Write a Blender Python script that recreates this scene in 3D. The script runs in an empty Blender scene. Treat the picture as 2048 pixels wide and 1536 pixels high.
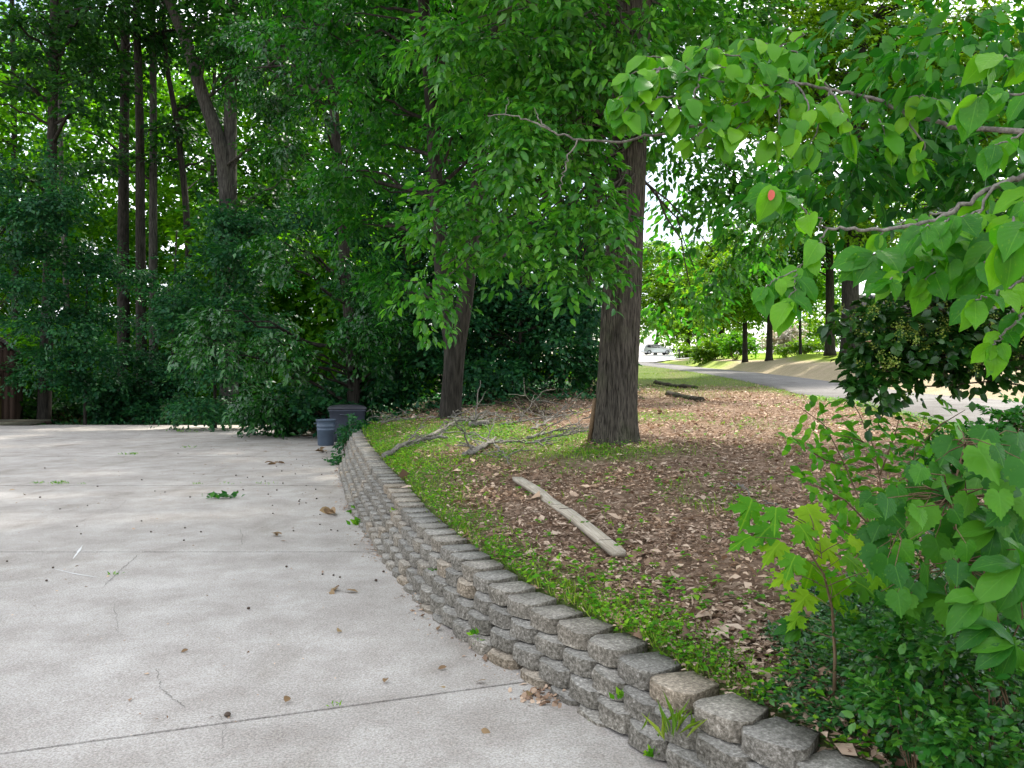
import bpy, math, random
import numpy as np
from mathutils import Vector, Matrix

random.seed(7)
RNG = np.random.default_rng(11)
S = bpy.context.scene
COL = S.collection
R = math.radians

# ------------------------------------------------------------------ camera, sky, sun, exposure
CAM_H = 1.65
FPX = 1600.0                       # focal length in pixels of a 2048 wide picture
cam_d = bpy.data.cameras.new("camera")
cam_d.lens = FPX / 2048 * 36
cam_d.sensor_width = 36
cam_d.clip_start = 0.05
cam_d.clip_end = 3000
cam = bpy.data.objects.new("camera", cam_d)
COL.objects.link(cam)
cam.location = (0, 0, CAM_H)
cam.rotation_euler = (R(90), 0, 0)
S.camera = cam

SUN_AZ, SUN_EL = R(32), R(56)
sun_vec = Vector((math.sin(SUN_AZ) * math.cos(SUN_EL), math.cos(SUN_AZ) * math.cos(SUN_EL), math.sin(SUN_EL)))
W = bpy.data.worlds.new("World")
S.world = W
W.use_nodes = True
wn = W.node_tree.nodes
wl = W.node_tree.links
bg = wn["Background"]
sky = wn.new("ShaderNodeTexSky")
sky.sky_type = 'NISHITA'
sky.sun_disc = False
sky.sun_elevation = SUN_EL
sky.sun_rotation = SUN_AZ
sky.dust_density = 2.5
sky.air_density = 1.0
# thin bright cloud over the blue
tc = wn.new("ShaderNodeTexCoord")
cn = wn.new("ShaderNodeTexNoise")
cn.inputs['Scale'].default_value = 2.2
cn.inputs['Detail'].default_value = 6
cr = wn.new("ShaderNodeValToRGB")
cr.color_ramp.elements[0].position = 0.40
cr.color_ramp.elements[1].position = 0.66
mixc = wn.new("ShaderNodeMixRGB")
mixc.inputs['Color2'].default_value = (13.0, 13.2, 13.6, 1)
wl.new(tc.outputs['Generated'], cn.inputs['Vector'])
wl.new(cn.outputs['Fac'], cr.inputs['Fac'])
wl.new(cr.outputs['Color'], mixc.inputs['Fac'])
wl.new(sky.outputs['Color'], mixc.inputs['Color1'])
wl.new(mixc.outputs['Color'], bg.inputs['Color'])
bg.inputs['Strength'].default_value = 0.15

sd = bpy.data.lights.new("sun", 'SUN')
sd.energy = 4.8
sd.angle = R(3.0)
sd.color = (1.0, 0.95, 0.86)
sun = bpy.data.objects.new("sun", sd)
COL.objects.link(sun)
sun.rotation_euler = sun_vec.to_track_quat('Z', 'Y').to_euler()
sun.location = (20, 30, 60)

S.view_settings.view_transform = 'Standard'
S.view_settings.look = 'None'
S.view_settings.exposure = 1.08
S.view_settings.gamma = 1
S.view_settings.use_curve_mapping = False
S.render.engine = 'CYCLES'
cy = S.cycles
cy.max_bounces = 7
cy.diffuse_bounces = 4
cy.glossy_bounces = 2
cy.transmission_bounces = 4
cy.transparent_max_bounces = 4
cy.caustics_reflective = False
cy.caustics_refractive = False
cy.use_denoising = True
cy.sample_clamp_indirect = 6

# ------------------------------------------------------------------ helpers
def at(px, py, d):
    """world point seen at photo pixel (2048 wide) at distance d ahead"""
    return np.array([(px - 1024) / FPX * d, d, CAM_H - (py - 768) / FPX * d])


class MB:
    """collects triangles and quads with numpy, builds one mesh"""
    def __init__(self):
        self.v, self.t, self.q, self.n = [], [], [], 0
        self.tm, self.qm = [], []
        self.uv = []

    def add(self, v, tris=None, quads=None, mi=0):
        v = np.asarray(v, float).reshape(-1, 3)
        if tris is not None and len(tris):
            t = np.asarray(tris, np.int64).reshape(-1, 3) + self.n
            self.t.append(t); self.tm.append(np.full(len(t), mi))
        if quads is not None and len(quads):
            q = np.asarray(quads, np.int64).reshape(-1, 4) + self.n
            self.q.append(q); self.qm.append(np.full(len(q), mi))
        self.v.append(v)
        self.n += len(v)
        return self

    def leaves(self, tpl, P, A, N, size):
        """copies of a leaf template (v, tris): P positions, A length axes, N normals, size"""
        tv, tt = tpl
        if len(P) == 0:
            return self
        A = A / (np.linalg.norm(A, axis=1, keepdims=True) + 1e-9)
        X = np.cross(A, N)
        X /= (np.linalg.norm(X, axis=1, keepdims=True) + 1e-9)
        Z = np.cross(X, A)
        size = np.broadcast_to(np.asarray(size, float), (len(P),))
        B = np.stack([X, A, Z], axis=1)                       # n,3,3 rows
        V = np.einsum('kj,njc->nkc', tv, B) * size[:, None, None] + P[:, None, :]
        k = len(tv)
        T = tt[None, :, :] + (np.arange(len(P)) * k)[:, None, None]
        return self.add(V.reshape(-1, 3), T.reshape(-1, 3))

    def tube(self, path, rad, sides=8, cap=True, mi=0):
        path = np.asarray(path, float)
        n = len(path)
        rad = np.broadcast_to(np.asarray(rad, float), (n,))
        tan = np.gradient(path, axis=0)
        tan /= (np.linalg.norm(tan, axis=1, keepdims=True) + 1e-9)
        ref = np.array([0, 0, 1.0]) if abs(tan[0][2]) < .9 else np.array([1.0, 0, 0])
        u = np.cross(tan[0], ref); u /= np.linalg.norm(u)
        th = np.linspace(0, 2 * np.pi, sides, endpoint=False)
        vs = []
        for i in range(n):
            u = u - tan[i] * np.dot(u, tan[i]); u /= (np.linalg.norm(u) + 1e-9)
            w = np.cross(tan[i], u)
            vs.append(path[i] + rad[i] * (np.cos(th)[:, None] * u + np.sin(th)[:, None] * w))
        v = np.concatenate(vs)
        i0 = np.arange(n - 1)[:, None] * sides
        j = np.arange(sides)[None, :]
        jn = (j + 1) % sides
        q = np.stack([i0 + j, i0 + jn, i0 + sides + jn, i0 + sides + j], axis=-1).reshape(-1, 4)
        t = []
        if cap:
            v = np.concatenate([v, path[:1], path[-1:]])
            a, b = n * sides, n * sides + 1
            for k in range(sides):
                k2 = (k + 1) % sides
                t.append((a, k2, k)); t.append((b, (n - 1) * sides + k, (n - 1) * sides + k2))
        return self.add(v, t, q, mi)

    def box(self, c, s, rz=0.0, taper=1.0, mi=0):
        x, y, z = s[0] / 2, s[1] / 2, s[2] / 2
        v = np.array([(sx * x * (1 if sz < 0 else taper), sy * y * (1 if sz < 0 else taper), sz * z)
                      for sz in (-1, 1) for sy in (-1, 1) for sx in (-1, 1)], float)
        ca, sa = math.cos(rz), math.sin(rz)
        v[:, :2] = v[:, :2] @ np.array([[ca, sa], [-sa, ca]])
        v += np.asarray(c, float)
        return self.add(v, None, [(0, 2, 3, 1), (4, 5, 7, 6), (0, 1, 5, 4), (2, 6, 7, 3), (0, 4, 6, 2), (1, 3, 7, 5)], mi)

    def mesh(self, name, mats, smooth=False):
        me = bpy.data.meshes.new(name)
        v = np.concatenate(self.v)
        t = np.concatenate(self.t) if self.t else np.zeros((0, 3), np.int64)
        q = np.concatenate(self.q) if self.q else np.zeros((0, 4), np.int64)
        me.vertices.add(len(v))
        me.vertices.foreach_set('co', v.astype(np.float32).ravel())
        nl = t.size + q.size
        me.loops.add(nl)
        me.loops.foreach_set('vertex_index', np.concatenate([t.ravel(), q.ravel()]).astype(np.int32))
        npoly = len(t) + len(q)
        me.polygons.add(npoly)
        st = np.concatenate([np.arange(len(t)) * 3, t.size + np.arange(len(q)) * 4]).astype(np.int32)
        me.polygons.foreach_set('loop_start', st)
        mi = np.concatenate(self.tm + self.qm) if (self.tm or self.qm) else np.zeros(0)
        me.polygons.foreach_set('material_index', mi.astype(np.int32))
        if smooth:
            me.polygons.foreach_set('use_smooth', np.ones(npoly, bool))
        for m in (mats if isinstance(mats, (list, tuple)) else [mats]):
            me.materials.append(m)
        me.update(calc_edges=True)
        return me

    def build(self, name, mats, parent=None, smooth=False, **kw):
        return link(name, self.mesh(name, mats, smooth), parent, **kw)


def link(name, me, parent=None, loc=None, label=None, cat=None, group=None, kind=None):
    o = bpy.data.objects.new(name, me)
    COL.objects.link(o)
    if parent is not None:
        o.parent = parent
    if loc is not None:
        o.location = loc
    if label: o['label'] = label
    if cat: o['category'] = cat
    if group: o['group'] = group
    if kind: o['kind'] = kind
    return o


def root(name, loc, label, cat, group=None):
    return link(name, None, None, tuple(float(a) for a in loc), label, cat, group)


def struct(name, o=None):
    o['kind'] = 'structure'
    return o


def bez(p0, p1, p2, n=8):
    t = np.linspace(0, 1, n)[:, None]
    return (1 - t) ** 2 * np.asarray(p0) + 2 * t * (1 - t) * np.asarray(p1) + t ** 2 * np.asarray(p2)


def unit(a):
    a = np.asarray(a, float)
    return a / (np.linalg.norm(a, axis=-1, keepdims=True) + 1e-9)


# ------------------------------------------------------------------ leaf templates (length along +y, face up +z)
def tpl_kite(w=.24):
    v = np.array([(0, 0, 0), (-w, .42, .07), (0, 1, -.06), (w, .42, .07)], float)
    return v, np.array([(0, 3, 2), (0, 2, 1)])


def tpl_oval(w=.24):
    m = [(0, 0, 0), (0, .3, .02), (0, .68, .01), (0, 1, -.1)]
    l = [(-w * .85, .28, .07), (-w * .8, .66, .05)]
    r = [(w * .85, .28, .07), (w * .8, .66, .05)]
    v = np.array(m + l + r, float)
    t = [(0, 6, 1), (0, 1, 4), (1, 6, 7), (1, 7, 2), (1, 2, 5), (1, 5, 4), (2, 7, 3), (2, 3, 5)]
    return v, np.array(t)


def tpl_round(n=7):
    a = np.linspace(0, 2 * np.pi, n, endpoint=False)
    v = np.concatenate([[(0, .5, .06)], np.stack([np.sin(a) * .42, .5 - np.cos(a) * .5, 0 * a], 1)])
    return v, np.array([(0, 1 + k, 1 + (k + 1) % n) for k in range(n)])


def tpl_cup(w=.24):
    v = np.array([(0, 0, 0), (0, .5, .0), (0, 1, -.12), (-w, .45, .08), (w, .45, .08)], float)
    return v, np.array([(0, 4, 1), (0, 1, 3), (1, 4, 2), (1, 2, 3)])


CUP = tpl_cup()
KITE, KITE_W, OVAL, OVAL_N, ROUND = tpl_kite(), tpl_kite(.34), tpl_oval(), tpl_oval(.17), tpl_round()


def leaf_grid(kind='dogwood', seed=0, rows=8):
    """a finely modelled single leaf with uv: ovate blade, folded and curled"""
    rg = random.Random(seed)
    fold = rg.uniform(.10, .5); curl = rg.uniform(.15, 1.0); wave = rg.uniform(.012, .05); ph = rg.uniform(0, 6)
    side = rg.uniform(-.12, .12)
    us = [-1, -.6, 0, .6, 1]
    v, uv, q = [], [], []
    for i in range(rows + 1):
        t = i / rows
        if kind == 'dogwood':
            w = .33 * math.sin(math.pi * min(1, t * .97 + .03)) ** .62 * (1 - .42 * t ** 2.2)
            if t > .86: w *= (1 - t) / .14 * .6 + .12 if t < 1 else 0.02
        elif kind == 'hickory':
            w = .21 * math.sin(math.pi * t) ** .75 * (.7 + .55 * t)
            if t > .9: w *= .6
            w = max(w, .004)
        else:
            w = .27 * math.sin(math.pi * t) ** .6
            w = max(w, .004)
        for u in us:
            x = u * w + side * t * t
            z = abs(u) * w * fold - curl * .45 * t * t + wave * math.sin(t * 16 + ph + u) * abs(u)
            y = t * (1 - .12 * curl * t)
            v.append((x, y, z)); uv.append((.5 + .5 * u, t))
    for i in range(rows):
        for j in range(4):
            a = i * 5 + j
            q.append((a, a + 1, a + 6, a + 5))
    return v, q, uv


def leaf_fan(kind='maple', seed=0):
    """lobed or heart-shaped leaf as an outline fan round the petiole point, two rings"""
    rg = random.Random(seed)
    if kind == 'maple':
        half = [(0, -.03), (.10, -.08), (.22, -.02), (.40, -.06), (.33, .06), (.42, .14), (.30, .17), (.36, .26), (.55, .30), (.46, .36),
                (.52, .47), (.38, .44), (.30, .52), (.17, .42), (.15, .55), (.22, .66), (.13, .66), (.10, .80), (.05, .78), (0, 1.0)]
    else:
        half = [(0, .02), (.06, -.08), (.18, -.14), (.26, -.10), (.36, -.08), (.37, .02), (.46, .06), (.44, .16), (.52, .24), (.44, .32),
                (.48, .42), (.37, .46), (.36, .56), (.27, .58), (.25, .68), (.17, .70), (.13, .82), (.07, .84), (0, 1.0)]
    out = half + [(-x, y) for x, y in half[-2:0:-1]]
    c = (0, .22)
    droop = rg.uniform(.2, .6)
    def zz(x, y):
        r = math.hypot(x, y - .1)
        return -droop * .55 * r * r + .05 * math.cos(6 * math.atan2(x, y + .3)) * r + rg.uniform(-.012, .012)
    v = [(c[0], c[1], .03)]; uv = [(.5, .3)]
    n = len(out)
    for f in (.55, 1):
        for x, y in out:
            X, Y = c[0] + (x - c[0]) * f, c[1] + (y - c[1]) * f
            v.append((X, Y, zz(X, Y))); uv.append((.5 + X, .15 + Y * .8))
    fs = [(0, 1 + (k + 1) % n, 1 + k) for k in range(n)]
    fs += [(1 + k, 1 + (k + 1) % n, 1 + n + (k + 1) % n, 1 + n + k) for k in range(n)]
    return v, fs, uv


def leaf_mesh(name, data, mat):
    v, f, uv = data
    me = bpy.data.meshes.new(name)
    me.from_pydata(v, [], f)
    ul = me.uv_layers.new(name="UVMap")
    for p in me.polygons:
        p.use_smooth = True
        for li in p.loop_indices:
            ul.data[li].uv = uv[me.loops[li].vertex_index]
    me.materials.append(mat)
    me.update()
    return me


def place_leaf(name, me, parent, pos, axis, normal, size):
    A = Vector(axis).normalized()
    X = A.cross(Vector(normal))
    if X.length < 1e-4: X = A.cross(Vector((.3, .9, .1)))
    X.normalize()
    Z = X.cross(A)
    M = Matrix((X, A, Z)).transposed().to_4x4() @ Matrix.Diagonal((size, size, size, 1))
    o = bpy.data.objects.new(name, me)
    COL.objects.link(o)
    M.translation = Vector(pos)
    o.parent = parent
    o.matrix_local = M
    return o


# ------------------------------------------------------------------ materials
def newmat(name):
    m = bpy.data.materials.new(name)
    m.use_nodes = True
    nt = m.node_tree
    return m, nt, nt.nodes, nt.links, nt.nodes["Principled BSDF"]


def ramp(nt, fac, stops):
    r = nt.nodes.new("ShaderNodeValToRGB")
    e = r.color_ramp.elements
    while len(e) < len(stops): e.new(.5)
    for k, (p, c) in enumerate(stops):
        e[k].position = p
        e[k].color = (*c, 1)
    nt.links.new(fac, r.inputs['Fac'])
    return r.outputs['Color']


def noise(nt, scale, detail=4, rough=.55, vec=None, stretch=None, out='Fac'):
    n = nt.nodes.new("ShaderNodeTexNoise")
    n.inputs['Scale'].default_value = scale
    n.inputs['Detail'].default_value = detail
    n.inputs['Roughness'].default_value = rough
    if vec is None:
        t = nt.nodes.new("ShaderNodeTexCoord")
        vec = t.outputs['Object']
    if stretch:
        mp = nt.nodes.new("ShaderNodeMapping")
        mp.inputs['Scale'].default_value = stretch
        nt.links.new(vec, mp.inputs['Vector'])
        vec = mp.outputs['Vector']
    nt.links.new(vec, n.inputs['Vector'])
    return n.outputs[out]


def mixcol(nt, fac, a, b, mode='MIX'):
    m = nt.nodes.new("ShaderNodeMixRGB")
    m.blend_type = mode
    for sck, val in ((m.inputs['Fac'], fac), (m.inputs['Color1'], a), (m.inputs['Color2'], b)):
        if isinstance(val, (int, float)): sck.default_value = val
        elif isinstance(val, tuple): sck.default_value = (*val, 1)
        else: nt.links.new(val, sck)
    return m.outputs['Color']


def bump(nt, bsdf, h, strength=.5, dist=.02):
    b = nt.nodes.new("ShaderNodeBump")
    b.inputs['Strength'].default_value = strength
    b.inputs['Distance'].default_value = dist
    nt.links.new(h, b.inputs['Height'])
    nt.links.new(b.outputs['Normal'], bsdf.inputs['Normal'])


def leafmat(name, dark, mid, light, trans=.4, tcol=(1.5, 1.35, .55), rough=.45, spec=.35, veins=False, by_object=False):
    m, nt, N, L, b = newmat(name)
    if by_object:
        oi = N.new("ShaderNodeObjectInfo"); fac = oi.outputs['Random']
    else:
        g = N.new("ShaderNodeNewGeometry"); fac = g.outputs['Random Per Island']
    col = ramp(nt, fac, [(0, dark), (.5, mid), (.85, light), (1, tuple(c * 1.1 for c in light))])
    tcx = N.new("ShaderNodeTexCoord")
    big = noise(nt, .6, 2, vec=tcx.outputs['Object'])
    bigc = ramp(nt, big, [(.3, (.72, .78, .8)), (.7, (1.2, 1.15, 1.0))])
    col = mixcol(nt, 1.0, col, bigc, 'MULTIPLY')
    if veins:
        sx = N.new("ShaderNodeSeparateXYZ"); L.new(tcx.outputs['UV'], sx.inputs[0])
        a = N.new("ShaderNodeMath"); a.operation = 'SUBTRACT'; L.new(sx.outputs[0], a.inputs[0]); a.inputs[1].default_value = .5
        ab = N.new("ShaderNodeMath"); ab.operation = 'ABSOLUTE'; L.new(a.outputs[0], ab.inputs[0])
        mr = ramp(nt, ab.outputs[0], [(.0, (1, 1, 1)), (.03, (0, 0, 0))])
        mr = mixcol(nt, 1.0, mr, (.35, .35, .35), 'MULTIPLY')
        col = mixcol(nt, mr, col, tuple(min(1, c * 1.3 + .02) for c in light))
        vsum = N.new("ShaderNodeMath"); vsum.operation = 'MULTIPLY_ADD'
        L.new(ab.outputs[0], vsum.inputs[0]); vsum.inputs[1].default_value = -.75; L.new(sx.outputs[1], vsum.inputs[2])
        w = N.new("ShaderNodeMath"); w.operation = 'SINE'
        ml = N.new("ShaderNodeMath"); ml.operation = 'MULTIPLY'; L.new(vsum.outputs[0], ml.inputs[0]); ml.inputs[1].default_value = 48
        L.new(ml.outputs[0], w.inputs[0])
        bump(nt, b, w.outputs[0], .12, .002)
        blot = noise(nt, 9, 3, vec=tcx.outputs['UV'])
        bl = ramp(nt, blot, [(.60, (0, 0, 0)), (.82, (.8, .8, .8))])
        col = mixcol(nt, bl, col, tuple(c * f for c, f in zip(light, (1.5, 1.05, .6))))
    L.new(col, b.inputs['Base Color'])
    b.inputs['Roughness'].default_value = rough
    b.inputs['Specular IOR Level'].default_value = spec
    tr = N.new("ShaderNodeBsdfTranslucent")
    tcl = mixcol(nt, 1.0, col, tcol, 'MULTIPLY')
    L.new(tcl, tr.inputs['Color'])
    mx = N.new("ShaderNodeMixShader")
    mx.inputs['Fac'].default_value = trans
    L.new(b.outputs[0], mx.inputs[1]); L.new(tr.outputs[0], mx.inputs[2])
    L.new(mx.outputs[0], N["Material Output"].inputs['Surface'])
    return m


def barkmat(name, dark, light, scale=6, strz=.12, strength=.9, moss=0.0):
    m, nt, N, L, b = newmat(name)
    n1 = noise(nt, scale, 6, .6, stretch=(3.2, 3.2, strz * 3))
    n2 = noise(nt, 1.3, 3)
    c = ramp(nt, n1, [(.32, dark), (.66, light)])
    c = mixcol(nt, .5, c, ramp(nt, n2, [(.3, (.7, .7, .7)), (.7, (1.25, 1.2, 1.15))]), 'MULTIPLY')
    if moss:
        n3 = noise(nt, 2.2, 4)
        c = mixcol(nt, ramp(nt, n3, [(.5, (0, 0, 0)), (.7, (moss,) * 3)]), c, (.05, .075, .025))
    L.new(c, b.inputs['Base Color'])
    b.inputs['Roughness'].default_value = .95
    b.inputs['Specular IOR Level'].default_value = .1
    bump(nt, b, n1, strength, .03)
    return m


def plain(name, col, rough=.6, spec=.3, metal=0.0, var=.0, vs=6, bumps=0.0):
    m, nt, N, L, b = newmat(name)
    b.inputs['Base Color'].default_value = (*col, 1)
    b.inputs['Roughness'].default_value = rough
    b.inputs['Specular IOR Level'].default_value = spec
    b.inputs['Metallic'].default_value = metal
    if var:
        n = noise(nt, vs, 5)
        c = ramp(nt, n, [(.3, tuple(x * (1 - var) for x in col)), (.7, tuple(min(1, x * (1 + var)) for x in col))])
        L.new(c, b.inputs['Base Color'])
        if bumps: bump(nt, b, n, bumps, .01)
    return m


# foliage
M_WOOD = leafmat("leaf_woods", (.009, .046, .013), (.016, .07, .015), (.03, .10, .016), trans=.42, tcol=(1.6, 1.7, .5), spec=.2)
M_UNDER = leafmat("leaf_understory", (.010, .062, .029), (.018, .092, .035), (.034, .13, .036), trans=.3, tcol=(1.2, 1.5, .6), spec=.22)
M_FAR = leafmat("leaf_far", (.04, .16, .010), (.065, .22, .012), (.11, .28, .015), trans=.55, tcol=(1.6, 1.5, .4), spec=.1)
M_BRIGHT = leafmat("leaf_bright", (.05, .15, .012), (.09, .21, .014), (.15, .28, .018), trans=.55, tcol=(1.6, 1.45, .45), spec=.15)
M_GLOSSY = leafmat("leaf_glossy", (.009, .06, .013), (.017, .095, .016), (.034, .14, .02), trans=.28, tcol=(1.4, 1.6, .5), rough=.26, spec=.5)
M_MID = leafmat("leaf_mid", (.012, .085, .011), (.022, .125, .014), (.05, .18, .018), trans=.42, tcol=(1.2, 1.6, .45), rough=.4, spec=.22)
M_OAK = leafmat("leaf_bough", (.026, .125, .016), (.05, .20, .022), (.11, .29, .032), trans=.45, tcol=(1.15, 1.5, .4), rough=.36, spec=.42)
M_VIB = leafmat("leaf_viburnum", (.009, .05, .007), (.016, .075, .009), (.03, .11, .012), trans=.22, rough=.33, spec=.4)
M_DOG = leafmat("leaf_dogwood", (.03, .17, .010), (.065, .26, .012), (.15, .38, .016), trans=.5, tcol=(1.3, 1.45, .4), rough=.4, spec=.28, veins=True, by_object=True)
M_DOGX = leafmat("leaf_dogwood_far", (.045, .20, .012), (.085, .29, .014), (.17, .39, .018), trans=.5, tcol=(1.35, 1.45, .4), rough=.4, spec=.28)
M_MAPLE = leafmat("leaf_maple", (.06, .24, .008), (.14, .35, .009), (.25, .44, .012), trans=.45, tcol=(1.4, 1.3, .4), rough=.55, spec=.2, veins=True, by_object=True)
M_GRAPE = leafmat("leaf_grape", (.018, .11, .010), (.036, .165, .013), (.08, .25, .017), trans=.36, tcol=(1.5, 1.5, .4), rough=.45, spec=.25, veins=True, by_object=True)
M_SHRUB = leafmat("leaf_shrub", (.05, .22, .008), (.085, .29, .010), (.14, .36, .014), trans=.45, tcol=(1.5, 1.4, .4), spec=.2, veins=True, by_object=True)
M_SHRX = leafmat("leaf_shrub_small", (.05, .22, .008), (.085, .29, .010), (.14, .36, .014), trans=.45, tcol=(1.3, 1.45, .4), spec=.2)
M_VINCA = leafmat("leaf_vinca", (.012, .062, .016), (.02, .092, .02), (.045, .14, .022), trans=.2, rough=.3, spec=.4)
M_EUON = leafmat("leaf_euonymus", (.014, .085, .012), (.026, .13, .015), (.07, .21, .02), trans=.28, rough=.28, spec=.4)
M_CLOVER = leafmat("leaf_clover", (.045, .19, .008), (.085, .27, .011), (.19, .38, .02), trans=.4, tcol=(1.4, 1.3, .4), rough=.55, spec=.15)
M_GRASS = leafmat("leaf_grass", (.09, .22, .012), (.16, .31, .018), (.28, .38, .06), trans=.35, rough=.5, spec=.2)
M_LITTER = leafmat("dry_litter", (.145, .088, .06), (.31, .205, .148), (.56, .42, .33), trans=.12, tcol=(1.1, .9, .7), rough=.75, spec=.15)
M_DRYLEAF = leafmat("dry_leaf", (.16, .09, .045), (.26, .16, .08), (.36, .25, .13), trans=.15, tcol=(1.1, .9, .7), rough=.6, by_object=True)
M_BLOSSOM = leafmat("leaf_blossom", (.35, .30, .25), (.5, .44, .36), (.62, .56, .48), trans=.3, tcol=(1, .95, .9))
M_FLOWER = leafmat("leaf_flower", (.13, .20, .025), (.18, .26, .035), (.26, .32, .06), trans=.25)
# bark and wood
M_BARK = barkmat("bark_oak", (.009, .008, .0065), (.115, .102, .083), 16, .10, 1.0, moss=.3)
M_BARKD = barkmat("bark_dark", (.011, .010, .008), (.048, .044, .037), 6, .16)
M_BARKP = barkmat("bark_pale", (.025, .024, .021), (.095, .091, .08), 6, .16)
M_TWIG = barkmat("bark_twig", (.07, .065, .056), (.24, .225, .20), 14, .5, .5)
M_TWIGD = barkmat("bark_twig_dark", (.03, .024, .018), (.10, .08, .06), 14, .5, .5)
M_STEM = barkmat("bark_stem", (.09, .06, .035), (.19, .13, .08), 16, .4, .4)
M_PLANK = barkmat("sawn_wood", (.30, .275, .235), (.48, .45, .40), 10, .5, .25)
M_SHEDW = barkmat("shed_wood", (.018, .012, .009), (.05, .034, .026), 5, .1, .5)
M_SHEDY = barkmat("shed_door_wood", (.03, .027, .010), (.07, .062, .024), 5, .1, .5)
M_DECK = barkmat("deck_wood", (.04, .04, .03), (.09, .09, .065), 6, .4, .4)

def concrete_mat(name, c0, c1, speck=True, scale=1.0):
    m, nt, N, L, b = newmat(name)
    tco = N.new("ShaderNodeTexCoord")
    big = noise(nt, .55 * scale, 5, .6, vec=tco.outputs['Object'])
    c = ramp(nt, big, [(.3, c0), (.72, c1)])
    st = noise(nt, 2.2 * scale, 5, .65, vec=tco.outputs['Object'])
    c = mixcol(nt, .55, c, ramp(nt, st, [(.35, (.74, .70, .68)), (.65, (1.08, 1.08, 1.08))]), 'MULTIPLY')
    stn = noise(nt, 1.0, 5, .62, vec=tco.outputs['Object'], stretch=(1.3, .45, 1))
    c = mixcol(nt, .8, c, ramp(nt, stn, [(.30, (.72, .69, .65)), (.44, (1, 1, 1)), (.66, (1.06, 1.06, 1.06))]), 'MULTIPLY')
    sp = noise(nt, 85, 3, .8, vec=tco.outputs['Object'])
    c = mixcol(nt, .8, c, ramp(nt, sp, [(.34, (.50, .48, .46)), (.5, (.98, .98, .98)), (.66, (1.45, 1.42, 1.38))]), 'MULTIPLY')
    vo = N.new("ShaderNodeTexVoronoi"); vo.inputs['Scale'].default_value = 60
    L.new(tco.outputs['Object'], vo.inputs['Vector'])
    hs = ramp(nt, vo.outputs['Color'], [(0, (.75, .70, .66)), (.5, (1, 1, 1)), (1, (1.2, 1.2, 1.2))])
    c = mixcol(nt, .45, c, hs, 'MULTIPLY')
    L.new(c, b.inputs['Base Color'])
    b.inputs['Roughness'].default_value = .9
    b.inputs['Specular IOR Level'].default_value = .2
    bump(nt, b, sp, .45, .006)
    return m

M_CONC = concrete_mat("concrete_aggregate", (.315, .293, .266), (.435, .412, .382))
M_STREET = concrete_mat("street_concrete", (.58, .57, .55), (.68, .67, .65))

def block_mat(name, dark, light):
    m, nt, N, L, b = newmat(name)
    tco = N.new("ShaderNodeTexCoord")
    oi = N.new("ShaderNodeObjectInfo")
    add = N.new("ShaderNodeVectorMath"); add.operation = 'ADD'
    L.new(tco.outputs['Object'], add.inputs[0]); L.new(oi.outputs['Location'], add.inputs[1])
    n1 = noise(nt, 55, 4, .75, vec=add.outputs[0])
    n2 = noise(nt, 5, 4, .6, vec=add.outputs[0])
    c = ramp(nt, n1, [(.36, dark), (.52, tuple(.5 * (a + d) for a, d in zip(light, dark))), (.62, light), (.72, (.55, .53, .5))])
    c = mixcol(nt, .75, c, ramp(nt, n2, [(.3, (.55, .53, .5)), (.7, (1.25, 1.22, 1.2))]), 'MULTIPLY')
    tint = ramp(nt, oi.outputs['Random'], [(0, (.85, .85, .84)), (.6, (1, 1, .98)), (.9, (1.12, 1.06, .98)), (1, (1.2, 1.07, .92))])
    c = mixcol(nt, 1.0, c, tint, 'MULTIPLY')
    L.new(c, b.inputs['Base Color'])
    b.inputs['Roughness'].default_value = .95
    b.inputs['Specular IOR Level'].default_value = .15
    bump(nt, b, n1, .8, .012)
    return m

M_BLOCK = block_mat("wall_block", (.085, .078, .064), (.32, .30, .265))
M_BLOCKTOP_LIT = block_mat("wall_block_top_lit", (.15, .144, .13), (.38, .367, .338))  # cast tops paler than split faces; skylight on ledges put into the colour
M_JOINT = plain("joint_dirt", (.05, .042, .032), .95, .1, var=.4, vs=30)
M_CRACK = plain("crack_dirt", (.17, .155, .14), .95, .1)
M_CHALK = plain("scrape_pale", (.62, .61, .59), .9, .1)
M_BIN = plain("bin_plastic", (.062, .088, .125), .5, .4, var=.15, vs=5)
M_BIND = plain("bin_plastic_dark", (.05, .058, .08), .55, .4, var=.15, vs=5)
M_LID = plain("bin_lid", (.05, .05, .06), .5, .4, var=.15, vs=5)
M_WHITE = plain("white_paint", (.8, .8, .8), .35, .5)
M_CARP = plain("car_paint", (.78, .78, .79), .25, .6)
M_GLASS = plain("dark_glass", (.02, .025, .03), .08, .7)
M_RUBBER = plain("rubber", (.02, .02, .02), .8, .2)
M_METAL = plain("rim_metal", (.5, .5, .52), .35, .5, .8)
M_BLACK = plain("black_metal", (.02, .02, .02), .5, .4)
M_ROOF = plain("roof_shingle", (.06, .055, .05), .9, .1, var=.3, vs=14)
M_BRICK = plain("house_brick", (.30, .14, .09), .9, .1, var=.25, vs=20)
M_NUT = plain("nut_shell", (.06, .04, .028), .6, .3, var=.4, vs=60)
M_RED = plain("leaf_spot_red", (.42, .08, .05), .6, .3)

# ------------------------------------------------------------------ terrain
BASE = np.array([(3.2, 2.12), (2.5, 2.2), (1.9, 2.35), (1.4, 2.55), (1.05, 2.83), (.8, 3.13), (.59, 3.45), (.374, 3.96), (.07, 4.46), (-.274, 4.98), (-.66, 5.85),
                 (-1.05, 6.95), (-1.42, 8.12), (-1.98, 9.92), (-2.42, 11.6), (-3.09, 14.35), (-3.82, 17.7), (-4.55, 21.3), (-4.15, 22.7), (-4.1, 24.6), (-5.2, 27), (-7.2, 29.5), (-9.5, 32.5)])

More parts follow.
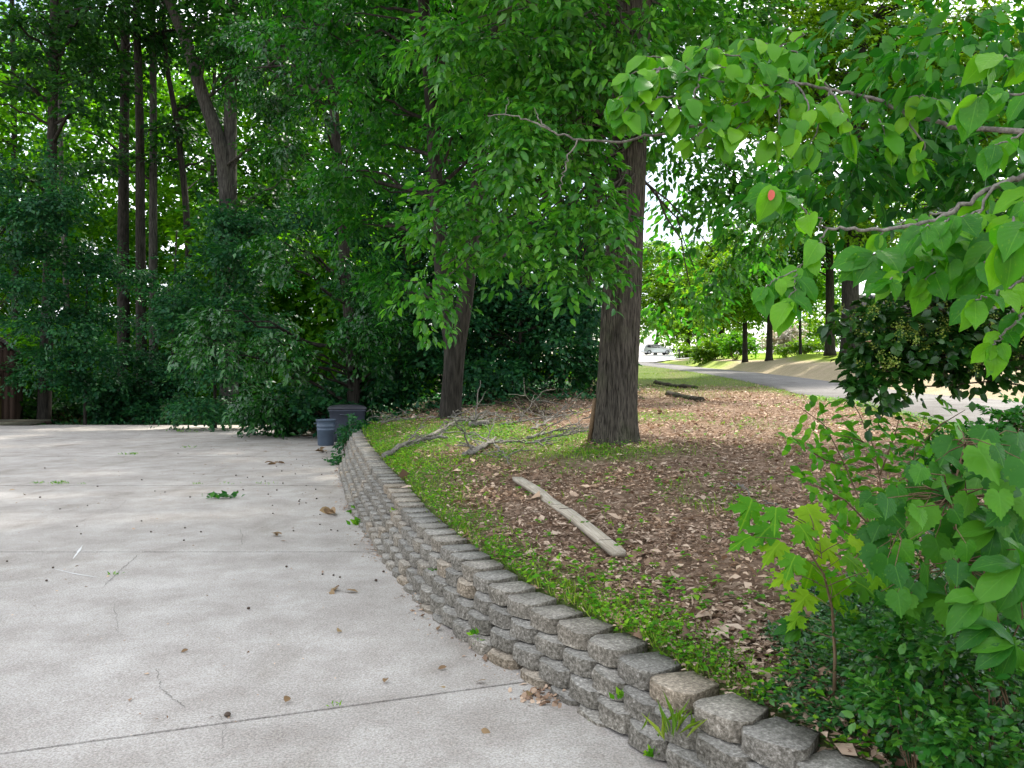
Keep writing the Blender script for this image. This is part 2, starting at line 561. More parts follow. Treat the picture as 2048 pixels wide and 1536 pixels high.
def smooth_curve(P, n):
    seg = np.r_[0, np.cumsum(np.linalg.norm(np.diff(P, axis=0), axis=1))]
    s = np.linspace(0, seg[-1], n)
    x = np.interp(s, seg, P[:, 0]); y = np.interp(s, seg, P[:, 1])
    k = np.hanning(max(5, n // 28)); k /= k.sum(); h = len(k) // 2
    def sm(a):
        b = np.r_[2 * a[0] - a[1:h + 1][::-1], a, 2 * a[-1] - a[-h - 1:-1][::-1]]
        return np.convolve(b, k, 'valid')[:n]
    c = np.stack([sm(x), sm(y)], 1)
    sc = np.r_[0, np.cumsum(np.linalg.norm(np.diff(c, axis=0), axis=1))]
    return c, sc

WC, WS = smooth_curve(BASE, 500)
WT = np.gradient(WC, axis=0); WT /= np.linalg.norm(WT, axis=1, keepdims=True)
WN = np.stack([WT[:, 1], -WT[:, 0]], 1)          # towards the bank
ZT_D = np.array([2.3, 2.65, 2.85, 3.04, 3.32, 3.7, 4.2, 4.7, 5.2, 5.6, 6.6, 7.6, 8.9, 9.8, 11.1, 12.4, 17, 21.3, 40])
ZT_Z = np.array([.10, .17, .225, .265, .285, .288, .312, .332, .365, .39, .415, .43, .49, .52, .535, .545, .525, .50, .52])
def ztop(d): return np.interp(d, ZT_D, ZT_Z)
SETBACK = .64

CTRL = [(3.2, 2.6, .34), (1.6, 2.9, .29), (.85, 3.7, .295), (.40, 4.8, .34), (-.15, 5.9, .40), (-.7, 7, .425), (-1.05, 8.5, .48), (-1.6, 10, .525), (-2.6, 13.8, .56), (-3.35, 17.7, .58), (-4.1, 21.3, .58),
        (1.53, 12, .773), (-1.38, 17.5, .97), (.787, 5.83, .36), (.06, 9, .525), (2.0, 4.0, .33), (3.5, 5, .42), (3, 8, .56), (5, 11, .78), (4.2, 15, .95),
        (7.75, 14.5, .97), (8.4, 18.6, 1.16), (9.47, 26, 1.29), (10.55, 32.5, 1.51), (12.3, 45, 1.98), (13.6, 60, 2.55), (15.0, 90, 3.73), (6.9, 10.5, .8), (6.2, 7, .62),
        (11.55, 14.5, .97), (12.2, 18.6, 1.16), (13.3, 26, 1.29), (14.4, 32.5, 1.51), (16.1, 45, 1.98), (17.4, 60, 2.55), (18.8, 90, 3.73), (10.7, 10.5, .8), (9.9, 7, .62),
        (15.6, 14.5, 2.05), (16.2, 18.6, 2.3), (17.3, 26, 2.5), (18.4, 32.5, 2.85), (20.1, 45, 3.3), (21.4, 60, 3.85), (22.6, 90, 5.0), (14.5, 9, 1.8),
        (26, 20, 2.7), (32, 40, 3.6), (40, 60, 4.2), (40, 90, 5.3), (60, 30, 3.8), (60, 130, 7),
        (12, 110, 5.0), (22, 121, 6.0), (30, 121, 6.2), (15, 121, 5.8), (0, 110, 5.0), (18, 100, 4.3),
        (-.4, 28, 1.45), (4, 40, 1.95), (7, 26, 1.3), (2, 60, 2.9), (9, 72, 2.8), (9, 45, 1.85), (10.5, 60, 2.35), (7.5, 34, 1.48), (-5, 27, .6), (-8, 36, .2), (-14, 36, -.15), (-14, 50, -.8), (-30, 34, -.15), (-30, 60, -1.5), (-60, 60, -2), (-5, 55, 1),
        (-60, 130, -2), (-10, 120, 3), (60, 200, 8), (0, 200, 7), (-80, 200, 0), (120, 100, 7), (40, -30, 1), (10, -20, .3), (20, 5, 1.9)]
CTRL = np.array(CTRL, float)

def tps_fit(C):
    n = len(C)
    d = np.linalg.norm(C[:, None, :2] - C[None, :, :2], axis=2)
    K = d                                            # biharmonic in 3d: linear rbf, tame far away
    P = np.c_[np.ones(n), C[:, :2]]
    A = np.zeros((n + 3, n + 3)); A[:n, :n] = K + np.eye(n) * .02; A[:n, n:] = P; A[n:, :n] = P.T
    return np.linalg.solve(A, np.r_[C[:, 2], 0, 0, 0])
TPSW = tps_fit(CTRL)

def bankz(x, y):
    x = np.asarray(x, float); y = np.asarray(y, float)
    out = np.zeros(x.size)
    xf, yf = x.ravel(), y.ravel()
    for i in range(0, x.size, 20000):
        sl = slice(i, i + 20000)
        d = np.hypot(xf[sl, None] - CTRL[None, :, 0], yf[sl, None] - CTRL[None, :, 1])
        out[sl] = d @ TPSW[:len(CTRL)] + TPSW[-3] + TPSW[-2] * xf[sl] + TPSW[-1] * yf[sl]
    out = np.clip(out, -3, 9)
    return out.reshape(x.shape)

def wall_offset(x, y):
    """signed distance from the wall's foot (positive = bank side)"""
    x = np.asarray(x, float); y = np.asarray(y, float)
    xf, yf = x.ravel(), y.ravel()
    out = np.zeros(x.size); idx = np.zeros(x.size, int)
    C = WC[::3]; Nn = WN[::3]
    for i in range(0, x.size, 20000):
        sl = slice(i, i + 20000)
        dx = xf[sl, None] - C[None, :, 0]; dy = yf[sl, None] - C[None, :, 1]
        k = np.argmin(dx * dx + dy * dy, axis=1)
        r = np.arange(len(k))
        d = np.hypot(dx[r, k], dy[r, k])
        sgn = dx[r, k] * Nn[k, 0] + dy[r, k] * Nn[k, 1]
        out[sl] = np.where(sgn >= 0, d, -d); idx[sl] = k * 3
    return out.reshape(x.shape), idx.reshape(x.shape)

FAR_EDGE = 32.3
ROAD = np.array([(6.8, 2.0, .45), (6.4, 6, .60), (6.9, 10.5, .8), (7.75, 14.5, .97), (8.4, 18.6, 1.16), (9.47, 26, 1.29), (10.55, 32.5, 1.51), (12.3, 45, 1.98), (13.6, 60, 2.55), (14.5, 75, 3.1), (15.0, 90, 3.73), (14.2, 104, 4.5)])
def road_center(y): return np.interp(y, ROAD[:, 1], ROAD[:, 0]) + 1.9

def ground(x, y):
    x = np.asarray(x, float); y = np.asarray(y, float)
    b = bankz(x, y)
    n = .02 * np.sin(x * 2.3 + 1) * np.sin(y * 1.9) + .012 * np.sin(x * 5.1 + y * 3.3)
    rc = np.abs(x - road_center(y))
    rz = np.interp(y, ROAD[:, 1], ROAD[:, 2])
    wr = np.clip((3.5 - rc) / 1.3, 0, 1) * ((y > 0) & (y < 103))
    b = b * (1 - wr) + rz * wr
    b = b + n * np.clip((y - 1) / 5, .3, 1) * (1 - wr)
    off, k = wall_offset(x, y)
    top = SETBACK * ztop(WC[k, 1])
    soft = np.clip((y - 21.5) / 6, 0, 1)
    lo = (top + .10) * (1 - soft) + 0 * soft
    hi = (top + .22) * (1 - soft) + 3.0 * soft
    t = np.clip((off - lo) / (hi - lo), 0, 1)
    low = -.14
    onc = (y < FAR_EDGE + .4) | (off > 0)
    z = np.where(off > -30, low * (1 - t) + b * t, low)
    # near the wall crest keep the soil just under the cap stones
    near = (off > 0) & (off < 1.0 + top) & (y < 22)
    cap = ztop(WC[k, 1]) - .012 + .03 * np.clip((off - top - .21) / .6, 0, 1)
    wgt = np.clip(1 - (off - top - .2) / .7, 0, 1)
    z = np.where(near & (t > 0.99), z * (1 - wgt) + cap * wgt, z)
    past = np.clip((y - FAR_EDGE - .2) / 1.5, 0, 1)
    z = np.where((y > FAR_EDGE + .2) & (off < 0), low * (1 - past) + np.minimum(b, 6) * past, z)
    return z

xs = np.r_[-600, -350, -200, -120, -80, np.arange(-60, -8, 2.0), np.arange(-8, -5, .5), np.arange(-5, 4.0, .09), np.arange(4.0, 24, .4), np.arange(24, 60, 2.0), 80, 120, 200, 350, 600]
ys = np.r_[-120, -60, -20, -5, np.arange(0, 2, .5), np.arange(2, 24, .12), np.arange(24, 60, .6), np.arange(60, 130, 2.0), 140, 170, 220, 320, 600]
GX, GY = np.meshgrid(xs, ys)
GZ = ground(GX, GY)
nx, ny = len(xs), len(ys)
gv = np.stack([GX, GY, GZ], -1).reshape(-1, 3)
ii = (np.arange(ny - 1)[:, None] * nx + np.arange(nx - 1)[None, :]).ravel()
gq = np.stack([ii, ii + 1, ii + nx + 1, ii + nx], 1)

def sfield(x, y, seed, sc):
    rg = np.random.default_rng(seed)
    o = np.zeros_like(np.asarray(x, float))
    for k in range(6):
        a = rg.uniform(0, 6.3); f = sc * rg.uniform(.6, 1.8)
        o = o + np.sin((x * math.cos(a) + y * math.sin(a)) * f + rg.uniform(0, 6))
    return o / 6 * 1.6

def grass_w(x, y):
    """how much green grows at a spot of the bank (0..1)"""
    off, k = wall_offset(x, y)
    edge = off - SETBACK * ztop(WC[k, 1]) - .18
    nz = sfield(x, y, 3, 1.7); nz2 = sfield(x, y, 5, 5.0)
    wid = np.interp(y, [2, 4, 6, 9, 12, 16, 20], [.15, .45, .5, .75, 1.25, 1.4, 1.1])
    g = np.clip(1.25 - np.maximum(edge, 0) / wid + .35 * nz + .15 * nz2, 0, 1) * (edge > -.05)
    # green ground under the fallen boughs, left of the big tree
    e1 = np.exp(-(((x - .0) / 2.4) ** 2 + ((y - 14) / 3.4) ** 2))
    g = np.maximum(g, np.clip(e1 * 1.15 + .6 * nz - .32 + .2 * nz2, 0, 1))
    e2 = np.exp(-(((x - 1.2) / 1.4) ** 2 + ((y - 11.2) / .9) ** 2))
    g = np.maximum(g, np.clip(e2 * 1.0 + .35 * nz - .2, 0, 1))
    rd = np.abs(x - road_center(y)) - 1.95
    e3 = np.clip(1 - rd / (.4 + .035 * y), 0, 1) * (x < road_center(y)) * (y > 11)
    g = np.maximum(g, np.clip(e3 * 1.3 + .4 * nz - .3, 0, 1))
    g = np.maximum(g, np.clip((y - 22) / 8, 0, 1) * np.clip(.40 + .5 * nz, 0, 1) * (x > 2))
    g = np.maximum(g, np.clip((y - 29) / 6, 0, 1) * np.clip(.95 + .3 * nz, 0, 1) * (x > 2))
    return g

gx, gy = gv[:, 0], gv[:, 1]
m_grass = grass_w(gx, gy)
rc = gx - road_center(gy)
m_lawn = ((rc > 1.8) & (gy > -10)).astype(float)
crest = np.clip((rc - 4.9) / 1.0 + .5 * sfield(gx, gy, 9, .8), 0, 1) * m_lawn
crest = np.maximum(crest, m_lawn * np.clip((gy - 62) / 12 + .3 * sfield(gx, gy, 12, .5), 0, 1) * (rc < 3.8) * .8)
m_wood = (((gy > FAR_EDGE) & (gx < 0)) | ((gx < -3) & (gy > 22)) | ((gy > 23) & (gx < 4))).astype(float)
m_g2 = np.where(m_lawn > 0, crest, m_grass)
mb = MB().add(gv, None, gq)

def ground_mat():
    m, nt, N, L, b = newmat("ground_soil")
    at_ = N.new("ShaderNodeAttribute"); at_.attribute_name = "cover"
    sp = N.new("ShaderNodeSeparateColor"); L.new(at_.outputs['Color'], sp.inputs[0])
    tco = N.new("ShaderNodeTexCoord")
    P = tco.outputs['Object']
    vo = N.new("ShaderNodeTexVoronoi"); vo.inputs['Scale'].default_value = 17; L.new(P, vo.inputs['Vector'])
    n1 = noise(nt, 38, 5, .75, vec=P); n2 = noise(nt, 1.2, 4, vec=P)
    lit = ramp(nt, vo.outputs['Color'], [(0, (.10, .068, .046)), (.45, (.20, .135, .094)), (.8, (.31, .225, .165)), (1, (.44, .35, .27))])
    lit = mixcol(nt, .7, lit, ramp(nt, n1, [(.3, (.45, .42, .4)), (.7, (1.35, 1.3, 1.25))]), 'MULTIPLY')
    gr = ramp(nt, n1, [(.3, (.045, .085, .018)), (.55, (.09, .15, .03)), (.75, (.16, .20, .06))])
    straw = ramp(nt, n1, [(.3, (.20, .15, .10)), (.5, (.38, .31, .22)), (.72, (.56, .48, .37))])
    straw = mixcol(nt, .6, straw, ramp(nt, n2, [(.35, (.75, .8, .62)), (.65, (1.1, 1.05, 1.0))]), 'MULTIPLY')
    lawn = ramp(nt, noise(nt, 6, 4, vec=P), [(.3, (.13, .21, .02)), (.7, (.25, .33, .045))])
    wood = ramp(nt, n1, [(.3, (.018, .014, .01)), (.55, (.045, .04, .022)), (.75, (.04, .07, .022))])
    gfac = N.new('ShaderNodeMath'); gfac.operation = 'MULTIPLY'; L.new(sp.outputs[0], gfac.inputs[0]); gfac.inputs[1].default_value = .85
    side = mixcol(nt, gfac.outputs[0], lit, gr)
    far = mixcol(nt, sp.outputs[0], straw, lawn)
    c = mixcol(nt, sp.outputs[1], side, far)
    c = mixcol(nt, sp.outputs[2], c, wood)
    L.new(c, b.inputs['Base Color'])
    b.inputs['Roughness'].default_value = 1
    b.inputs['Specular IOR Level'].default_value = .05
    bump(nt, b, n1, .9, .04)
    return m

g_me = mb.mesh("ground", ground_mat(), True)
ca = g_me.color_attributes.new("cover", 'FLOAT_COLOR', 'POINT')
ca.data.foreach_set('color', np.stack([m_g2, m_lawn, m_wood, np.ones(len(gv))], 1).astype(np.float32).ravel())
link("ground", g_me, kind='structure')

# ------------------------------------------------------------------ road and street
M_ASPH = concrete_mat("road_asphalt", (.13, .125, .12), (.19, .183, .176))
mb = MB()
yy = np.r_[np.arange(0, 30, .75), np.arange(30, 104, 2)]
rx = np.interp(yy, ROAD[:, 1], ROAD[:, 0]); rz = np.interp(yy, ROAD[:, 1], ROAD[:, 2])
k = np.hanning(9); k /= k.sum()
rx = np.convolve(np.pad(rx, 4, mode='edge'), k, 'valid'); rz = np.convolve(np.pad(rz, 4, mode='edge'), k, 'valid')
cols = [(-.06, -.06), (0, .02), (1.9, .06), (3.8, .02), (3.86, -.06)]
rv = np.concatenate([np.stack([rx + a, yy, rz + .035 + c], 1) for a, c in cols])
n = len(yy)
rq = [(j * n + i, (j + 1) * n + i, (j + 1) * n + i + 1, j * n + i + 1) for j in range(len(cols) - 1) for i in range(n - 1)]
mb.add(rv, None, rq)
struct("road", mb.build("road", M_ASPH, smooth=True))
mb = MB()
sx = np.linspace(-30, 60, 46)
rows = []
for yk in (101.5, 112, 124):
    rows.append(np.stack([sx, np.full_like(sx, yk), ground(sx, np.full_like(sx, yk)) + .10], 1))
mb.add(np.concatenate(rows), None, [(r * 46 + i, r * 46 + i + 1, (r + 1) * 46 + i + 1, (r + 1) * 46 + i) for r in range(2) for i in range(45)])
struct("street", mb.build("street", M_STREET))

# ------------------------------------------------------------------ concrete driveway in panels
drive = link("driveway", None, None, (0, 0, 0), kind='structure')
wx = lambda d: np.interp(d, WC[:, 1][::1], WC[:, 0]) if True else 0
ws_sort = np.argsort(WC[:, 1])
wy_s, wx_s = WC[ws_sort, 1], WC[ws_sort, 0]
def wall_x(d): return np.interp(d, wy_s, wx_s) + .13
XL = -40.0
J1 = lambda x: 4.405 + .366 * np.clip(np.asarray(x, float), -5.5, 3)          # the oblique joint in front
GAP = .012
def panel(lo, hi, x_cells=None):
    """slab between two joints lo(x), hi(x), cut by the wall on the right"""
    mbp = MB()
    us = np.linspace(0, 1, 70)
    rows = []
    for t in us:
        # right end on the wall at this row
        xr = 3.0
        for _ in range(30):
            d = lo(xr) * (1 - t) + hi(xr) * t
            xr = .5 * xr + .5 * wall_x(d)
        xx = np.r_[XL, -20, -12, np.linspace(-9 if xr > -8 else xr - 1.5, xr, 8)]
        xx = np.sort(xx)
        dd = lo(xx) * (1 - t) + hi(xx) * t
        rows.append(np.stack([xx, dd, np.zeros_like(xx)], 1))
    m_ = len(rows[0])
    V = np.concatenate(rows)
    Q = [(r * m_ + i, r * m_ + i + 1, (r + 1) * m_ + i + 1, (r + 1) * m_ + i) for r in range(len(us) - 1) for i in range(m_ - 1)]
    mbp.add(V, None, Q)
    for r in (0, len(us) - 1):          # front and back edges of the slab
        e = rows[r]; b_ = e.copy(); b_[:, 2] -= .1
        mbp.add(np.concatenate([e, b_]), None, [(i, i + m_, i + m_ + 1, i + 1) for i in range(m_ - 1)])
    return mbp.build("concrete_panel", M_CONC, drive)
c_ = lambda v: (lambda x: np.zeros_like(np.asarray(x, float)) + v)
panel(lambda x: -6 + 0 * np.asarray(x, float), lambda x: J1(x) - GAP)
panel(lambda x: J1(x) + GAP, c_(7.86 - .014))
panel(c_(7.86 + .014), c_(13.0 - .03))
panel(c_(13.0 + .03), c_(18.2 - .035))
panel(c_(18.2 + .035), c_(24.6 - .008))
panel(c_(24.6 + .008), lambda x: FAR_EDGE + .25 * np.sin(np.asarray(x) * .6) - .03 * np.maximum(0, np.asarray(x) + 14) ** 1.0)
mb = MB()
mb.add([(XL, -5, -.03), (3, -5, -.03), (2.5, 2.2, -.03), (.6, 3.5, -.03), (-1.0, 7, -.03), (-2.4, 11.8, -.03), (-4.8, 21.3, -.03), (-9, 32, -.03), (XL, 32, -.03)],
       [(0, 1, 2), (0, 2, 3), (0, 3, 4), (0, 4, 5), (0, 5, 6), (0, 6, 7), (0, 7, 8)])
mb.build("joint_filler", M_JOINT, drive)

def ribbon(pts, w, z=.003):
    pts = np.asarray(pts, float)
    tn = np.gradient(pts, axis=0); tn /= (np.linalg.norm(tn, axis=1, keepdims=True) + 1e-9)
    nn = np.stack([-tn[:, 1], tn[:, 0]], 1)
    w = np.asarray(w, float).reshape(-1, 1) * np.ones((len(pts), 1))
    a = np.c_[pts + nn * w, np.full(len(pts), z)]; b_ = np.c_[pts - nn * w, np.full(len(pts), z)]
    n_ = len(pts)
    return np.concatenate([a, b_]), [(i, i + 1, n_ + i + 1, n_ + i) for i in range(n_ - 1)]

def gpt(px, py):                        # a spot of the driveway seen at this pixel
    d = FPX * CAM_H / (py - 768)
    return ((px - 1024) / FPX * d, d)

rg = random.Random(4)
for pl, w in (([(312, 1338), (318, 1365), (325, 1380), (352, 1402), (372, 1416)], .006), ([(277, 1110), (262, 1122), (243, 1137), (230, 1150), (205, 1172)], .008),
              ([(252, 1000), (240, 1015), (205, 1025), (155, 1046)], .008), ([(190, 1040), (235, 1046)], .007), ([(228, 1205), (236, 1245), (233, 1262), (250, 1275)], .004),
              ([(448, 1093), (485, 1090), (480, 1060)], .006), ([(440, 1430), (450, 1450), (442, 1500)], .004), ([(330, 905), (322, 912), (300, 911)], .010)):
    P = np.array([gpt(*p) for p in pl])
    s_ = np.linspace(0, len(P) - 1, len(P) * 6)
    P2 = np.stack([np.interp(s_, np.arange(len(P)), P[:, c]) for c in (0, 1)], 1)
    P2 += np.array([[rg.gauss(0, w * 1.3), rg.gauss(0, w * 1.3)] for _ in P2])
    ww = [w * rg.uniform(.08, .4) for _ in P2]
    v, q = ribbon(P2, ww)
    MB().add(v, None, q).build("crack", M_CRACK, drive)
for pl, w in (([(165, 1091), (158, 1102), (146, 1118)], .016), ([(108, 1138), (150, 1148), (200, 1156)], .012)):
    P = np.array([gpt(*p) for p in pl])
    s_ = np.linspace(0, len(P) - 1, 16)
    P2 = np.stack([np.interp(s_, np.arange(len(P)), P[:, c]) for c in (0, 1)], 1)
    v, q = ribbon(P2, [w * (1 - abs(i - 7.5) / 9) * rg.uniform(.5, 1) for i in range(16)])
    MB().add(v, None, q).build("pale_scrape", M_CHALK, drive)

# ------------------------------------------------------------------ retaining wall of split blocks
wall = root("retaining_wall", (0, 0, 0), "low curved retaining wall of rough grey concrete blocks along the driveway", "wall")
CH, BW, BD = .092, .285, .25

def block_mesh(seed):
    rgb = random.Random(seed)
    hw = BW / 2 - .0015
    plan = [(-hw + .045, BD), (-hw, .085), (-hw * .93, .042), (-hw * .66, .005), (-hw * .05, -.006), (hw * .66, .005), (hw * .93, .042), (hw, .085), (hw - .045, BD)]
    zs = [0, CH * .16, CH * .55, CH * .86, CH - .003]
    ins = [.0, 0, 0, .001, .004]
    mbb = MB()
    V = []
    for z, i_ in zip(zs, ins):
        for (x, y) in plan:
            fr = 1 if y < .1 else 0
            V.append((x * (1 - i_ * 3 * fr) + rgb.uniform(-.005, .005) * fr, y + i_ * fr + rgb.uniform(-.008, .008) * fr, z + rgb.uniform(-.005, .003) * fr * (z > .01)))
    m_ = len(plan)
    Q = [(r * m_ + i, r * m_ + i + 1, (r + 1) * m_ + i + 1, (r + 1) * m_ + i) for r in range(len(zs) - 1) for i in range(m_ - 1)]
    Q += [(r * m_ + m_ - 1, r * m_, (r + 1) * m_, (r + 1) * m_ + m_ - 1) for r in range(len(zs) - 1)]
    o_ = (len(zs) - 1) * m_
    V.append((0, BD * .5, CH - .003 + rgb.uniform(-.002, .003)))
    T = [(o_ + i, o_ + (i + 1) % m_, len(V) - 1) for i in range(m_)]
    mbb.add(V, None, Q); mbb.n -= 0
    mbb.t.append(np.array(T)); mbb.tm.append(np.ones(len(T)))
    return mbb.mesh("block", [M_BLOCK, M_BLOCKTOP_LIT])

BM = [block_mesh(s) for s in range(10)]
total = WS[-1]
cands = []
rg = random.Random(21)
s_end = np.interp(21.6, WC[:, 1], WS)
for course in range(10):
    s = (.0 if course % 2 == 0 else BW / 2) + rg.uniform(-.012, .012)
    while s < s_end:
        i = int(np.searchsorted(WS, s)); i = min(i, len(WS) - 1)
        x, y = WC[i]
        zt = float(ztop(y)) - course * CH
        if zt > .012:
            zbot = zt - CH
            o_ = SETBACK * max(0, zbot + .02) + rg.uniform(-.006, .006)
            p = WC[i] + WN[i] * o_
            cands.append((math.hypot(p[0], p[1]), p[0], p[1], zbot, math.atan2(WN[i][1], WN[i][0]) - math.pi / 2 + rg.gauss(0, .014), course, rg.gauss(0, .012)))
        s += BW + rg.uniform(-.003, .003)
vis = [c for c in cands if c[2] > 2.2]
vis.sort()
far = MB()
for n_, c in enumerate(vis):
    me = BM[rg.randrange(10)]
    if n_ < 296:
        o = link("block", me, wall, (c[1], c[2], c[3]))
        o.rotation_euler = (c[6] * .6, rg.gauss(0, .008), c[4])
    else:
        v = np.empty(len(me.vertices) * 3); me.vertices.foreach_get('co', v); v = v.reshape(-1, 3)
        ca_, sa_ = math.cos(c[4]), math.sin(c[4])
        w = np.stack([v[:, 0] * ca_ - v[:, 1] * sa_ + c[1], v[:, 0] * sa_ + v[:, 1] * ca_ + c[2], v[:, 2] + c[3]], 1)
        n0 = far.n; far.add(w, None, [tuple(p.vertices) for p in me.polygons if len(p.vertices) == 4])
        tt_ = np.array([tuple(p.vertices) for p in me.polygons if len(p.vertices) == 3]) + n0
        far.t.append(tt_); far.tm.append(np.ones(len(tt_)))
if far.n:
    far.build("far_blocks", [M_BLOCK, M_BLOCKTOP_LIT], wall, kind='stuff')

# ------------------------------------------------------------------ tree machinery
def branch_path(p0, p1, sag=.15, n=7, jit=.03, rgp=random):
    p0, p1 = np.asarray(p0, float), np.asarray(p1, float)
    L_ = np.linalg.norm(p1 - p0)
    mid = (p0 + p1) / 2 + np.array([rgp.gauss(0, .1), rgp.gauss(0, .1), sag]) * L_
    P = bez(p0, mid, p1, n)
    P[1:-1] += np.array([[rgp.gauss(0, jit), rgp.gauss(0, jit), rgp.gauss(0, jit)] for _ in range(n - 2)]) * L_
    return P


def spray_leaves(mb, centers, outward, tpl, size, L=.9, nl=22, droop=.25, spread=.5, flat=1.6, rng=RNG, fine=1.0):
    """leafy sprays: each a short drooping twig with alternate leaves both sides"""
    n = len(centers)
    if n == 0: return
    t = unit(outward + rng.normal(0, spread, (n, 3)) + np.array([0, 0, -droop]))
    side = unit(np.cross(t, np.array([0, 0, 1.0])) + rng.normal(0, .12, (n, 3)))
    up = unit(np.cross(side, t))
    Ls = L * rng.uniform(.6, 1.25, n)
    l = rng.uniform(0, 1, (n, nl))
    sg = np.where(rng.random((n, nl)) < .5, -1.0, 1.0)
    lat = sg * rng.uniform(.05, .5, (n, nl)) * (1.05 - .75 * l)
    P = centers[:, None, :] + t[:, None, :] * (l * Ls[:, None])[..., None] + side[:, None, :] * (lat * Ls[:, None])[..., None]
    P[..., 2] -= droop * (l ** 2) * Ls[:, None] * .6 + .15 * np.abs(lat) * Ls[:, None]
    P += rng.normal(0, .05 * fine, P.shape) * L
    A = t[:, None, :] * .7 + side[:, None, :] * (sg * .75)[..., None] + rng.normal(0, .32, P.shape)
    A[..., 2] -= droop * .9
    Nn = up[:, None, :] * flat + rng.normal(0, .5, P.shape)
    s = size * rng.uniform(.65, 1.25, (n, nl))
    mb.leaves(tpl, P.reshape(-1, 3), A.reshape(-1, 3), Nn.reshape(-1, 3), s.ravel())


def crown_points(ellipsoids, n_clump, n_spray, clump_r, rng, shell=.45, flatz=.55):
    """clumps inside ellipsoids, spray roots inside clumps; returns clump centres, spray centres, outward directions"""
    vol = np.array([max(.05, np.prod(e[1])) ** .75 for e in ellipsoids]); vol /= vol.sum()
    cc, sc, so = [], [], []
    for (c, r), v in zip(ellipsoids, vol):
        c, r = np.asarray(c, float), np.asarray(r, float)
        m_ = max(2, int(round(n_clump * v)))
        d = unit(rng.normal(0, 1, (m_, 3)))
        rad = (shell + (1 - shell) * rng.random(m_)) ** .6
        C = c + d * rad[:, None] * r
        cc.append(C)
        ns = max(1, int(n_spray / n_clump))
        dd = unit(rng.normal(0, 1, (m_, ns, 3)))
        rr = rng.random((m_, ns, 1)) ** .5 * clump_r * rng.uniform(.6, 1.35, (m_, 1, 1))
        Pp = C[:, None, :] + dd * rr * np.array([1, 1, flatz])
        out = dd + .6 * d[:, None, :]
        out[..., 2] *= .35
        sc.append(Pp.reshape(-1, 3)); so.append(out.reshape(-1, 3))
    return np.concatenate(cc), np.concatenate(sc), unit(np.concatenate(so))


def trunk_mesh_into(mb, path, radii, sides=12):
    mb.tube(path, radii, sides)


def make_tree(name, label, cat, base, tops, r0, ells, leafm, barkm, tpl=KITE, size=.16, n_clump=40, n_spray=900, clump_r=1.0, nl=22,
              L=.9, droop=.25, seed=1, sides=12, group=None, flatz=.55, limb_r=.05, limbs=True, spread=.5, flat=1.6, rtop=.45, flare=1.35):
    """a tree: root > trunk (with limbs), crown.  base, tops and ellipsoids in world coordinates"""
    rng = np.random.default_rng(seed); rgp = random.Random(seed)
    base = np.asarray(base, float)
    o = root(name, base, label, cat, group)
    tb = MB()
    stems = []
    for top in tops:                       # each top: list of points after the base
        pts = np.array([base - np.array([0, 0, .3])] + [np.asarray(p, float) for p in top]) - base
        s_ = np.linspace(0, len(pts) - 1, max(14, len(pts) * 7))
        P = np.stack([np.interp(s_, np.arange(len(pts)), pts[:, c]) for c in range(3)], 1)
        k_ = np.ones(5) / 5
        for c in range(3): P[:, c] = np.convolve(np.pad(P[:, c], 2, mode='edge'), k_, 'valid')
        tt = np.linspace(0, 1, len(P))
        rr = r0 * (1 - (1 - rtop) * tt) * (1 + (flare - 1) * np.exp(-tt * 22))
        tb.tube(P, rr, sides)
        stems.append(P)
    C, SC, SO = crown_points([((np.asarray(c) - base), r) for c, r in ells], n_clump, n_spray, clump_r, rng, flatz=flatz)
    if limbs:
        for c in C:
            P = stems[rgp.randrange(len(stems))]
            zc = c[2] - .25 * np.linalg.norm((c - P[-1])[:2]) - .3
            j = int(np.argmin(np.abs(P[:, 2] - zc) + .15 * np.linalg.norm(P - c, axis=1)))
            j = min(j, len(P) - 1)
            bp = branch_path(P[j], c, .10, 7, .025, rgp)
            tb.tube(bp, np.linspace(limb_r * rgp.uniform(.7, 1.4), limb_r * .25, 7), 5, cap=False)
    tb.build("trunk", barkm, o, True)
    lb = MB()
    spray_leaves(lb, SC, SO, tpl, size, L, nl, droop, spread, flat, rng)
    lb.build("crown", leafm, o)
    return o


def copy_tree(o, loc, label, rz, sc, group=None):
    r = o.copy(); COL.objects.link(r)
    r.location = loc; r.rotation_euler = (0, 0, rz); r.scale = (sc, sc, sc)
    r['label'] = label
    if group: r['group'] = group
    for ch in o.children:
        c = ch.copy(); COL.objects.link(c); c.parent = r
    return r


def gz(x, y): return float(ground(np.array([x]), np.array([y]))[0])

